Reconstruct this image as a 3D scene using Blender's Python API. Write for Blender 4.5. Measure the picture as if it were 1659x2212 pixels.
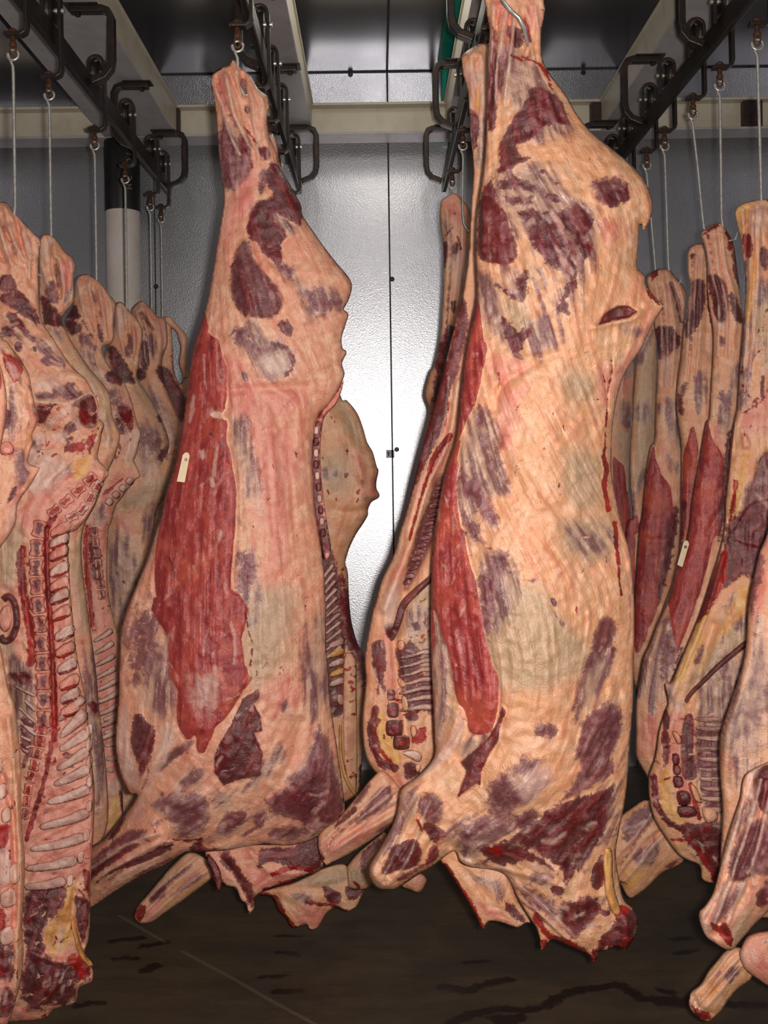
import bpy, bmesh, math, random
import numpy as np
from mathutils import Vector, Matrix
random.seed(4)
SC = bpy.context.scene
COL = SC.collection
for o in list(bpy.data.objects):
    bpy.data.objects.remove(o)

# ------------------------------------------------------------------ camera
F, VX, VY, EYE, ROLL = 2238.0, 817.0, 995.0, 1.70, math.radians(0.8)
cam_d = bpy.data.cameras.new('camera')
cam = bpy.data.objects.new('camera', cam_d)
COL.objects.link(cam)
cam_d.sensor_fit = 'AUTO'
cam_d.sensor_width = 36.0
cam_d.lens = F / 2212.0 * 36.0
cam_d.shift_x = (829.5 - VX) / 2212.0
cam_d.shift_y = -(1106.0 - VY) / 2212.0
cam.matrix_world = Matrix.Translation((0, 0, EYE)) @ Matrix.Rotation(math.pi / 2, 4, 'X') @ Matrix.Rotation(-ROLL, 4, 'Z')
cam_d.clip_start = 0.05
SC.camera = cam

# ------------------------------------------------------------------ light
SC.view_settings.view_transform = 'Standard'
SC.view_settings.look = 'None'
SC.view_settings.gamma = 1.0
SC.view_settings.use_curve_mapping = False
SC.view_settings.exposure = 0.0
wd = bpy.data.worlds.new('world')
SC.world = wd
wd.use_nodes = True
wd.node_tree.nodes['Background'].inputs[0].default_value = (0.62, 0.66, 0.75, 1)
wd.node_tree.nodes['Background'].inputs[1].default_value = 0.03

def area(name, loc, rot, sx, sy, power, col):
    d = bpy.data.lights.new(name, 'AREA')
    d.shape = 'RECTANGLE'
    d.size, d.size_y = sx, sy
    d.energy = power
    d.color = col
    o = bpy.data.objects.new(name, d)
    o.location = loc
    o.rotation_euler = rot
    COL.objects.link(o)
    return o
# the camera's built-in flash, just beside the lens, and two cold-room ceiling tubes
area('camera_flash', (0.055, 0.0, EYE + 0.01), (math.pi / 2, 0, 0), 0.045, 0.03, 84.0, (1.0, 0.955, 0.90))
area('ceiling_lamp', (0.05, 4.35, 3.78), (0, 0, 0), 0.16, 1.1, 3.5, (1.0, 0.93, 0.80))
area('ceiling_lamp', (0.0, 1.0, 3.78), (0, 0, 0), 1.2, 0.16, 9.0, (1.0, 0.95, 0.86))

# ------------------------------------------------------------------ measuring
def P(px, py, d):
    """point at depth d (metres) seen at photo pixel px, py"""
    u = (px - VX) / F
    v = (VY - py) / F
    c, s = math.cos(ROLL), math.sin(ROLL)
    return (d * (u * c + v * s), d, EYE + d * (-u * s + v * c))

def PV(px, py, d):
    u = (px - VX) / F
    v = (VY - py) / F
    c, s = math.cos(ROLL), math.sin(ROLL)
    return np.stack([d * (u * c + v * s), d + 0 * u, EYE + d * (-u * s + v * c)], -1)

ZOOM = dict(p=(0, 0, 1.0), A=(900, 0, 2.602), B=(760, 1150, 2.329), M=(900, 750, 3.16), C=(400, 100, 2.765),
            D=(180, 1300, 2.44), E=(240, 680, 2.765), G=(640, 800, 3.686), H=(660, 1150, 2.95),
            a=(0, 380, 3.456), b=(0, 950, 3.402), c=(0, 1550, 3.34), d=(0, 560, 5.028),
            r=(1300, 430, 3.072), s=(1300, 1100, 1.989), t=(1420, 1600, 3.615), n=(400, 1700, 2.765),
            m=(900, 1750, 2.765), k=(930, 0, 4.807))

def pts(z, txt):
    ox, oy, s = ZOOM[z]
    return [(ox + float(a) / s, oy + float(b) / s) for a, b in (q.split(',') for q in txt.split())]

def catmull(p, n=4, closed=True):
    p = np.array(p, float)
    out = []
    m = len(p)
    for i in range(m if closed else m - 1):
        if closed:
            a, b, c, d = p[(i - 1) % m], p[i], p[(i + 1) % m], p[(i + 2) % m]
        else:
            a, b, c, d = p[max(i - 1, 0)], p[i], p[i + 1], p[min(i + 2, m - 1)]
        for k in range(n):
            t = k / n
            out.append(0.5 * (2 * b + (c - a) * t + (2 * a - 5 * b + 4 * c - d) * t * t + (3 * b - a - 3 * c + d) * t ** 3))
    if not closed:
        out.append(p[-1])
    return np.array(out)

def poly_dist(X, Y, pl, closed=True):
    """distance to a polyline, nearest point and inside test"""
    best = np.full(X.shape, 1e18)
    nx, ny = np.zeros(X.shape), np.zeros(X.shape)
    ins = np.zeros(X.shape, bool)
    m = len(pl)
    for i in range(m if closed else m - 1):
        ax, ay = pl[i]
        bx, by = pl[(i + 1) % m]
        dx, dy = bx - ax, by - ay
        l2 = dx * dx + dy * dy + 1e-9
        t = np.clip(((X - ax) * dx + (Y - ay) * dy) / l2, 0, 1)
        qx, qy = ax + t * dx, ay + t * dy
        q = (X - qx) ** 2 + (Y - qy) ** 2
        k = q < best
        best = np.where(k, q, best)
        nx = np.where(k, qx, nx)
        ny = np.where(k, qy, ny)
        if closed and abs(dy) > 1e-9:
            c = ((ay > Y) != (by > Y)) & (X < dx * (Y - ay) / dy + ax)
            ins ^= c
    return np.sqrt(best), nx, ny, ins

RNG = np.random.RandomState(11)
def vnoise(X, Y, scale, seed):
    """smooth value noise in 0..1"""
    r = np.random.RandomState(seed)
    T = r.rand(64, 64)
    x, y = X / scale, Y / scale
    i, j = np.floor(x).astype(int), np.floor(y).astype(int)
    fx, fy = x - i, y - j
    fx, fy = fx * fx * (3 - 2 * fx), fy * fy * (3 - 2 * fy)
    g = lambda a, b: T[a % 64, b % 64]
    return (g(i, j) * (1 - fx) + g(i + 1, j) * fx) * (1 - fy) + (g(i, j + 1) * (1 - fx) + g(i + 1, j + 1) * fx) * fy

def fbm(X, Y, scale, seed):
    return vnoise(X, Y, scale, seed) * .55 + vnoise(X, Y, scale * .47, seed + 1) * .28 + vnoise(X, Y, scale * .21, seed + 2) * .17

# ------------------------------------------------------------------ object bookkeeping
def tag(o, label=None, cat=None, group=None, kind=None):
    if label: o['label'] = label
    if cat: o['category'] = cat
    if group: o['group'] = group
    if kind: o['kind'] = kind
    return o

def thing(name, loc, label, cat, group=None):
    o = bpy.data.objects.new(name, None)
    o.empty_display_size = 0.1
    o.location = loc
    COL.objects.link(o)
    return tag(o, label, cat, group)

def link(name, me, parent=None):
    o = bpy.data.objects.new(name, me)
    COL.objects.link(o)
    if parent is not None:
        r = parent
        off = Vector((0, 0, 0))
        while r is not None:
            off += r.location
            r = r.parent
        me.transform(Matrix.Translation(-off))
        o.parent = parent
    return o

def mesh_obj(name, V, Fc, mat, parent=None, smooth=True):
    me = bpy.data.meshes.new(name)
    me.from_pydata([tuple(v) for v in V], [], [tuple(f) for f in Fc])
    me.materials.append(mat)
    if smooth:
        me.polygons.foreach_set('use_smooth', [True] * len(me.polygons))
    me.update()
    return link(name, me, parent)

class MB:
    """collects boxes, sweeps and tubes into one mesh"""
    def __init__(s): s.v, s.f = [], []
    def add(s, V, Fc):
        n = len(s.v)
        s.v += [tuple(map(float, q)) for q in V]
        s.f += [tuple(i + n for i in q) for q in Fc]
    def box(s, x0, x1, y0, y1, z0, z1):
        V = [(x, y, z) for x in (x0, x1) for y in (y0, y1) for z in (z0, z1)]
        s.add(V, [(0, 1, 3, 2), (4, 6, 7, 5), (0, 4, 5, 1), (2, 3, 7, 6), (0, 2, 6, 4), (1, 5, 7, 3)])
    def tube(s, path, rad, n=10):
        path = [Vector(q) for q in path]
        if not hasattr(rad, '__len__'): rad = [rad] * len(path)
        V, Fc = [], []
        up = Vector((0.13, 0.97, 0.21)).normalized()
        for i, q in enumerate(path):
            t = (path[min(i + 1, len(path) - 1)] - path[max(i - 1, 0)]).normalized()
            a = up - t * up.dot(t)
            if a.length < 1e-4: a = Vector((1, 0, 0)) - t * t.x
            a.normalize(); up = a
            b = t.cross(a)
            for k in range(n):
                w = 2 * math.pi * k / n
                V.append(q + (a * math.cos(w) + b * math.sin(w)) * rad[i])
        for i in range(len(path) - 1):
            for k in range(n):
                k2 = (k + 1) % n
                Fc.append((i * n + k, i * n + k2, (i + 1) * n + k2, (i + 1) * n + k))
        Fc.append(tuple(range(n - 1, -1, -1)))
        Fc.append(tuple(range((len(path) - 1) * n, len(path) * n)))
        s.add(V, Fc)
    def strap(s, path, y, wy, th):
        """flat bar swept along an x-z path; wy wide along y, th thick"""
        V, Fc = [], []
        m = len(path)
        for i, (x, z) in enumerate(path):
            x0, z0 = path[max(i - 1, 0)]
            x1, z1 = path[min(i + 1, m - 1)]
            l = math.hypot(x1 - x0, z1 - z0) + 1e-9
            nx, nz = -(z1 - z0) / l * th / 2, (x1 - x0) / l * th / 2
            V += [(x - nx, y - wy / 2, z - nz), (x + nx, y - wy / 2, z + nz), (x + nx, y + wy / 2, z + nz), (x - nx, y + wy / 2, z - nz)]
        for i in range(m - 1):
            for k in range(4):
                k2 = (k + 1) % 4
                Fc.append((i * 4 + k, i * 4 + k2, i * 4 + 4 + k2, i * 4 + 4 + k))
        Fc += [(3, 2, 1, 0), tuple(range(4 * m - 4, 4 * m))]
        s.add(V, Fc)
    def lathe(s, prof, c, axis='Z', n=20):
        V, Fc = [], []
        for r, h in prof:
            for k in range(n):
                w = 2 * math.pi * k / n
                p = {'Z': (r * math.cos(w), r * math.sin(w), h), 'X': (h, r * math.cos(w), r * math.sin(w)), 'Y': (r * math.cos(w), h, -r * math.sin(w))}[axis]
                V.append((c[0] + p[0], c[1] + p[1], c[2] + p[2]))
        for i in range(len(prof) - 1):
            for k in range(n):
                k2 = (k + 1) % n
                Fc.append((i * n + k, i * n + k2, i * n + n + k2, i * n + n + k))
        Fc += [tuple(range(n - 1, -1, -1)), tuple(range((len(prof) - 1) * n, len(prof) * n))]
        s.add(V, Fc)
    def build(s, name, mat, parent=None, smooth=False, bevel=0):
        o = mesh_obj(name, s.v, s.f, mat, parent, smooth)
        bm = bmesh.new(); bm.from_mesh(o.data)
        bmesh.ops.recalc_face_normals(bm, faces=bm.faces)
        bm.to_mesh(o.data); bm.free()
        if smooth:
            o.data.set_sharp_from_angle(angle=math.radians(40))
        if bevel:
            b = o.modifiers.new('bevel', 'BEVEL'); b.width = bevel; b.segments = 2; b.limit_method = 'ANGLE'
        return o

# ------------------------------------------------------------------ materials
def new_mat(name):
    m = bpy.data.materials.new(name)
    m.use_nodes = True
    nt = m.node_tree
    return m, nt, nt.nodes['Principled BSDF']

class NT:
    def __init__(s, nt): s.nt = nt
    def n(s, t, **kw):
        q = s.nt.nodes.new(t)
        for k, v in kw.items(): setattr(q, k, v)
        return q
    def val(s, sock, v):
        if isinstance(v, bpy.types.NodeSocket): s.nt.links.new(v, sock)
        else: sock.default_value = v
    def math(s, op, a, b=0.0, c=None, clamp=False):
        q = s.n('ShaderNodeMath', operation=op, use_clamp=clamp)
        s.val(q.inputs[0], a); s.val(q.inputs[1], b)
        if c is not None: s.val(q.inputs[2], c)
        return q.outputs[0]
    def mix(s, f, a, b):
        q = s.n('ShaderNodeMix', data_type='RGBA')
        s.val(q.inputs[0], f); s.val(q.inputs[6], a); s.val(q.inputs[7], b)
        return q.outputs[2]
    def ramp(s, v, lo, hi):
        q = s.n('ShaderNodeMapRange', interpolation_type='SMOOTHSTEP')
        s.val(q.inputs[0], v); q.inputs[1].default_value = lo; q.inputs[2].default_value = hi
        return q.outputs[0]
    def noise(s, vec, scale, detail=4, rough=.55, dist=0.0):
        q = s.n('ShaderNodeTexNoise')
        s.val(q.inputs['Vector'], vec); q.inputs['Scale'].default_value = scale
        q.inputs['Detail'].default_value = detail; q.inputs['Roughness'].default_value = rough
        q.inputs['Distortion'].default_value = dist
        return q.outputs['Fac']
    def vmul(s, vec, k):
        q = s.n('ShaderNodeVectorMath', operation='MULTIPLY')
        s.val(q.inputs[0], vec); q.inputs[1].default_value = k
        return q.outputs[0]
    def vadd(s, vec, k):
        q = s.n('ShaderNodeVectorMath', operation='ADD')
        s.val(q.inputs[0], vec); s.val(q.inputs[1], k)
        return q.outputs[0]
    def attr(s, name, vec=False):
        q = s.n('ShaderNodeAttribute', attribute_name=name)
        return q.outputs['Vector' if vec else 'Fac']
    def pos(s): return s.n('ShaderNodeTexCoord').outputs['Object']
    def bump(s, h, strength, dist, prev=None):
        q = s.n('ShaderNodeBump')
        q.inputs['Strength'].default_value = strength; q.inputs['Distance'].default_value = dist
        s.val(q.inputs['Height'], h)
        if prev is not None: s.val(q.inputs['Normal'], prev)
        return q.outputs[0]

def rgb(r, g, b):
    f = lambda c: (c / 255 / 12.92) if c / 255 <= .04045 else ((c / 255 + .055) / 1.055) ** 2.4
    return (f(r), f(g), f(b), 1)

def tissue_material():
    m, nt, bs = new_mat('beef_tissue')
    N = NT(nt)
    fib0 = N.attr('fib', True)                      # x across the grain, y along it, metres, rides on the body
    warm = N.attr('warm')
    tw = N.n('ShaderNodeTexNoise')
    N.val(tw.inputs['Vector'], fib0); tw.inputs['Scale'].default_value = 5.5; tw.inputs['Detail'].default_value = 3
    wob = N.vmul(N.vadd(tw.outputs['Color'], (-.5, -.5, -.5)), (.07, .07, .03))
    fib = N.vadd(fib0, wob)
    n_big = N.noise(fib0, 7.5, 5, .62, .3)
    n_mid = N.noise(fib, 26, 6, .66, .5)
    n_rag = N.noise(fib, 44, 8, .70, .6)
    n_fine = N.noise(fib, 210, 4, .65)
    n_grain = N.math('ADD', N.math('MULTIPLY', N.attr('lif'), .6), N.math('MULTIPLY', n_fine, .4))
    n_wide = N.math('ADD', N.math('MULTIPLY', N.attr('lic'), .72), N.math('MULTIPLY', n_mid, .28))
    n_mix = N.math('ADD', N.math('MULTIPLY', n_rag, .5), N.math('MULTIPLY', n_wide, .5))
    # fat: pink to yellow, streaked with paler and redder strands
    col = N.mix(warm, rgb(216, 140, 120), rgb(224, 162, 114))
    col = N.mix(N.math('MULTIPLY', N.ramp(n_big, .46, .66), .55), col, N.mix(warm, rgb(206, 144, 124), rgb(214, 164, 110)))
    col = N.mix(N.math('MULTIPLY', N.ramp(N.math('ADD', n_mid, N.math('MULTIPLY', n_big, .4)), .62, .86), .65), col, rgb(236, 188, 156))
    col = N.mix(N.math('MULTIPLY', N.ramp(n_wide, .54, .72), .5), col, N.mix(warm, rgb(206, 108, 98), rgb(222, 136, 98)))
    col = N.mix(N.math('MULTIPLY', N.ramp(n_grain, .60, .78), .4), col, rgb(238, 200, 172))
    col = N.mix(N.math('MULTIPLY', N.ramp(n_rag, .62, .78), .40), col, rgb(164, 124, 112))
    sp = N.noise(N.vadd(fib0, (3.1, 1.7, 0)), 58, 3, .6, .8)
    col = N.mix(N.math('MULTIPLY', N.ramp(sp, .685, .74), .85), col, rgb(150, 44, 36))
    classes = [  # name, colour a, colour b, softness, raggedness, strength
        ('pnk', rgb(226, 150, 134), rgb(208, 112, 100), .45, 1.2, .72),
        ('oli', rgb(168, 142, 114), rgb(190, 158, 126), .45, 1.1, .80),
        ('mem', rgb(178, 140, 124), rgb(114, 74, 80), .42, 1.7, .88),
        ('yel', rgb(226, 172, 104), rgb(212, 142, 76), .16, .7, .95),
        ('pur', rgb(122, 56, 64), rgb(84, 28, 40), .24, 1.35, .92),
        ('red', rgb(172, 66, 60), rgb(140, 42, 44), .06, .55, 1.0),
        ('drk', rgb(110, 18, 28), rgb(74, 8, 18), .15, 1.25, .97),
        ('bon', rgb(218, 178, 162), rgb(196, 146, 134), .12, .5, 1.0),
        ('wht', rgb(230, 200, 186), rgb(206, 160, 146), .30, 1.3, .68),
        ('fat', rgb(234, 178, 138), rgb(226, 152, 122), .14, .8, .95),
        ('bld', rgb(166, 22, 20), rgb(112, 10, 14), .10, 1.0, .95),
    ]
    wet = None
    for nm, ca, cb, soft, rag, stg in classes:
        a = N.attr(nm)
        nz = n_grain if nm == 'red' else (n_mix if nm in ('mem', 'oli', 'pnk', 'wht') else n_rag)
        v = N.math('ADD', a, N.math('MULTIPLY', N.math('SUBTRACT', nz, .5), rag * 1.5))
        k = N.math('MULTIPLY', N.ramp(v, .5 - soft, .5 + soft), N.ramp(a, .0, .08))
        if nm == 'red':
            c = N.mix(N.ramp(n_wide, .38, .62), cb, ca)
            c = N.mix(N.math('MULTIPLY', N.ramp(n_grain, .54, .70), .55), c, rgb(204, 112, 102))
            c = N.mix(N.math('MULTIPLY', N.ramp(n_big, .48, .62), .6), c, rgb(192, 84, 60))
            c = N.mix(N.math('MULTIPLY', N.ramp(n_wide, .60, .74), .35), c, rgb(118, 26, 32))
        elif nm in ('drk', 'pur'):
            c = N.mix(N.ramp(n_wide, .40, .62), cb, ca)
            veil = N.ramp(N.math('ADD', N.math('MULTIPLY', n_mid, .7), N.math('MULTIPLY', n_wide, .5)), .60, .76)
            c = N.mix(N.math('MULTIPLY', veil, .22 if nm == 'drk' else .50), c, rgb(178, 132, 128))
            # thin silver skin creeping in from the rim of the muscle
            rim = N.math('SUBTRACT', 1.0, N.ramp(N.math('ADD', a, N.math('MULTIPLY', N.math('SUBTRACT', n_mix, .5), 2.2)), .62, 1.02))
            c = N.mix(N.math('MULTIPLY', rim, .26 if nm == 'drk' else .5), c, rgb(146, 92, 94))
        elif nm in ('mem', 'oli'):
            c = N.mix(N.ramp(n_wide, .38, .62), ca, cb)
            c = N.mix(N.math('MULTIPLY', N.ramp(n_grain, .52, .70), .55), c, rgb(214, 178, 156))
        else:
            c = N.mix(N.ramp(n_wide, .36, .64), ca, cb)
        col = N.mix(N.math('MULTIPLY', k, stg), col, c)
        if nm in ('drk', 'pur', 'red', 'mem', 'bld'):
            wet = k if wet is None else N.math('MAXIMUM', wet, k)
    N.val(bs.inputs['Base Color'], col)
    N.val(bs.inputs['Roughness'], N.math('SUBTRACT', N.math('ADD', .20, N.math('MULTIPLY', n_mid, .24)), N.math('MULTIPLY', wet, .05)))
    bs.inputs['Specular IOR Level'].default_value = 0.75
    n_lump = N.noise(fib0, 90, 3, .55, .2)
    h = N.math('ADD', N.math('MULTIPLY', n_rag, .7), N.math('MULTIPLY', n_grain, .55))
    h = N.math('ADD', h, N.math('MULTIPLY', n_wide, .6))
    h = N.math('ADD', h, N.math('MULTIPLY', n_lump, .55))
    h = N.math('ADD', h, N.math('MULTIPLY', n_fine, .16))
    h = N.math('SUBTRACT', h, N.math('MULTIPLY', wet, .30))
    N.val(bs.inputs['Normal'], N.bump(h, .60, .008))
    return m

def simple_mat(name, col, rough, metal=0.0, var=None, scale=20, bump=0.0, bscale=80, amt=.5, spec=.5):
    m, nt, bs = new_mat(name)
    N = NT(nt)
    p = N.pos()
    c = col
    if var is not None:
        c = N.mix(N.math('MULTIPLY', N.ramp(N.noise(p, scale, 6, .65, .4), .42, .68), amt), col, var)
    N.val(bs.inputs['Base Color'], c)
    bs.inputs['Roughness'].default_value = rough
    bs.inputs['Metallic'].default_value = metal
    bs.inputs['Specular IOR Level'].default_value = spec
    if bump: N.val(bs.inputs['Normal'], N.bump(N.noise(p, bscale, 4, .6), bump, .004))
    return m

def sheet_material(name, col, rough, bscale, bstr, metal=.92, aniso=0):
    m, nt, bs = new_mat(name)
    N = NT(nt)
    p = N.pos()
    blot = N.noise(p, 3.0, 5, .6)
    vs = N.noise(N.vmul(p, (1, 1, .05)), 90, 3, .6)
    c = N.mix(N.math('MULTIPLY', N.ramp(blot, .4, .7), .25), col, (col[0] * .75, col[1] * .76, col[2] * .80, 1))
    c = N.mix(N.math('MULTIPLY', N.ramp(vs, .5, .7), .14), c, (col[0] * .7, col[1] * .7, col[2] * .74, 1))
    N.val(bs.inputs['Base Color'], c)
    bs.inputs['Metallic'].default_value = metal
    if aniso:
        bs.inputs['Anisotropic'].default_value = aniso
        bs.inputs['Anisotropic Rotation'].default_value = .25
        tg = N.n('ShaderNodeTangent', direction_type='RADIAL', axis='Z')
        nt.links.new(tg.outputs[0], bs.inputs['Tangent'])
    N.val(bs.inputs['Roughness'], N.math('ADD', rough, N.math('MULTIPLY', N.math('SUBTRACT', blot, .5), .14)))
    q = N.n('ShaderNodeTexVoronoi'); q.feature = 'SMOOTH_F1'
    N.val(q.inputs['Vector'], p); q.inputs['Scale'].default_value = bscale
    h = N.math('ADD', q.outputs['Distance'], N.math('MULTIPLY', N.noise(p, bscale * 1.9, 2, .5), .6))
    N.val(bs.inputs['Normal'], N.bump(h, bstr, .004))
    return m

MT = tissue_material()
M_wall = sheet_material('embossed_galvanised_sheet', (.60, .60, .635, 1), .325, 170, .16, .95, .20)
M_ceil = sheet_material('smooth_galvanised_sheet', (.40, .40, .43, 1), .22, 40, .03)
M_beam = simple_mat('cream_painted_steel', rgb(205, 196, 176), .42, 0, rgb(150, 116, 80), 7, .1, 30, .22)
M_beamu = simple_mat('grey_white_painted_steel', rgb(186, 180, 180), .38, 0, rgb(136, 120, 112), 6, .1, 30, .35)
M_iron = simple_mat('blackened_iron', (.030, .026, .024, 1), .38, .55, (.075, .034, .018, 1), 24, .35, 120, .8)
M_rail = simple_mat('dark_oiled_rail', (.022, .019, .017, 1), .42, .4, (.06, .028, .016, 1), 18, .2, 60, .7)
M_rust = simple_mat('rusty_swivel', (.11, .042, .02, 1), .6, .3, (.05, .022, .014, 1), 60, .4, 140, .8)
M_rod = simple_mat('bright_steel_rod', (.70, .68, .65, 1), .34, .75, (.36, .30, .24, 1), 40, .08, 200, .5)
M_black = simple_mat('black_pipe_wrap', (.007, .007, .007, 1), .5, 0, (.018, .014, .012, 1), 12, .1, 60, .6)
M_white = simple_mat('white_pipe_paint', rgb(225, 214, 206), .45, 0, rgb(196, 176, 160), 6, .05, 40, .35)
M_letter = simple_mat('faded_stencil_paint', rgb(136, 112, 78), .6)
M_teal = simple_mat('turquoise_enamel', rgb(0, 142, 118), .5, 0, rgb(0, 124, 106), 8, .05, 40, .5)
M_seam = simple_mat('dark_sealant', (.03, .03, .035, 1), .6)
M_gasket = simple_mat('brown_stained_steel', (.040, .018, .012, 1), .5, 0, (.012, .008, .006, 1), 18, .2, 60, .8)
M_paper = simple_mat('manila_card', rgb(226, 206, 170), .7, 0, rgb(206, 182, 146), 40, .1, 100, .5)
M_screw = simple_mat('black_screw_head', (.012, .011, .013, 1), .5)
M_plate = simple_mat('grey_label_stock', rgb(176, 172, 178), .5, 0, rgb(150, 146, 150), 120, 0, 40, .6)
M_ink = simple_mat('black_print', (.02, .02, .022, 1), .6)

# ------------------------------------------------------------------ flesh builder
CLS = ['pnk', 'oli', 'mem', 'yel', 'pur', 'red', 'drk', 'bon', 'wht', 'fat', 'bld']

def L(cls, z, txt, s=14, h=0.0, g=0.0, w=None):
    """a patch of tissue: class, zoom frame, outline, edge scale, raised height, edge groove, or width of a line"""
    return dict(c=cls, p=pts(z, txt), s=s, h=h, g=g, w=w)

def R(z, txt, w, amp, closed=False):
    """relief: ridge (amp > 0) or groove (amp < 0) along a line"""
    return dict(p=pts(z, txt), w=w, a=amp)

def G(z, txt, rx, ry, amp, ang=0.0):
    return dict(c=pts(z, txt)[0], rx=rx, ry=ry, a=amp, ang=math.radians(ang))

def flecks(z, box, n, cls, ln, ang, seed, s=5, w=1.2):
    """small strands and specks scattered over a cut face"""
    (x0, y0), (x1, y1) = pts(z, box)
    r = np.random.RandomState(seed)
    out = []
    for i in range(n):
        x, y = x0 + r.rand() * (x1 - x0), y0 + r.rand() * (y1 - y0)
        t = math.radians(ang + r.randn() * 22)
        l_ = ln * (.4 + r.rand())
        dx, dy = math.sin(t) * l_, -math.cos(t) * l_
        k = r.randn() * .2
        out.append(dict(c=cls[i % len(cls)], p=[(x - dx, y - dy), (x - dy * k, y + dx * k), (x + dx, y + dy)], s=s * (.6 + .8 * r.rand()), h=0.0, g=0.0, w=w * (.5 + 1.2 * r.rand())))
    return out

def sinew(z, txt, w, n=3, amp=.006):
    """tendons running side by side down a shank"""
    p = catmull(pts(z, txt), 5, False)
    t = np.gradient(p, axis=0)
    t /= np.hypot(t[:, 0], t[:, 1])[:, None] + 1e-9
    nr = np.stack([-t[:, 1], t[:, 0]], 1)
    lay, rel = [], []
    f = np.linspace(0, 1, len(p))
    for k in range(2 * n - 1):
        o_ = (k / (n - 1) - 1) * w if n > 1 else 0
        q = p + nr * (o_ * (1 - .25 * f))[:, None] + nr * (np.sin(f * 7 + k * 2.1) * w * .10)[:, None]
        q = [tuple(v) for v in q[::2]]
        if k % 2 == 0:
            rel.append(dict(p=q, w=max(2.5, w / n * .55), a=amp))
            lay.append(dict(c='wht', p=q, s=6, h=0.0, g=0.0, w=max(1.0, w / n * .22)))
        else:
            rel.append(dict(p=q, w=max(2.0, w / n * .30), a=-amp * 1.1))
            lay.append(dict(c='pnk' if k % 4 == 1 else 'pur', p=q[1:-1], s=6, h=0.0, g=0.0, w=max(1.0, w / n * .20)))
    return lay, rel

class Flesh:
    pass

def sstep(x): 
    x = np.clip(x, 0, 1)
    return x * x * (3 - 2 * x)

SEED = [100]
def smear(cos2, sin2, n, seed, steps, res):
    """noise smeared along a direction field: the grain of the meat"""
    r = np.random.RandomState(seed)
    H_, W_ = cos2.shape
    T = r.rand(H_, W_)
    if n > 1:
        T = vnoise(np.arange(W_)[None, :] + np.zeros((H_, 1)), np.arange(H_)[:, None] + np.zeros((1, W_)), n, seed)
    th = .5 * np.arctan2(sin2, cos2)
    dx, dy = np.sin(th), -np.cos(th)
    acc, wsum = T.copy(), 1.0
    for sg in (1, -1):
        fx, fy = np.arange(W_)[None, :] + np.zeros((H_, 1)), np.arange(H_)[:, None] + np.zeros((1, W_))
        px, py = dx * sg, dy * sg
        for k in range(steps):
            fx = np.clip(fx + px, 0, W_ - 1.01); fy = np.clip(fy + py, 0, H_ - 1.01)
            i, j = fx.astype(int), fy.astype(int)
            a_, b_ = fx - i, fy - j
            acc += (T[j, i] * (1 - a_) + T[j, i + 1] * a_) * (1 - b_) + (T[j + 1, i] * (1 - a_) + T[j + 1, i + 1] * a_) * b_
            wsum += 1
            qx, qy = dx[j, i], dy[j, i]
            f = np.where(qx * px + qy * py < 0, -1.0, 1.0)
            px, py = qx * f, qy * f
    acc /= wsum
    return np.clip(.5 + (acc - acc.mean()) / (acc.std() + 1e-6) * .17, 0, 1)

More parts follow.
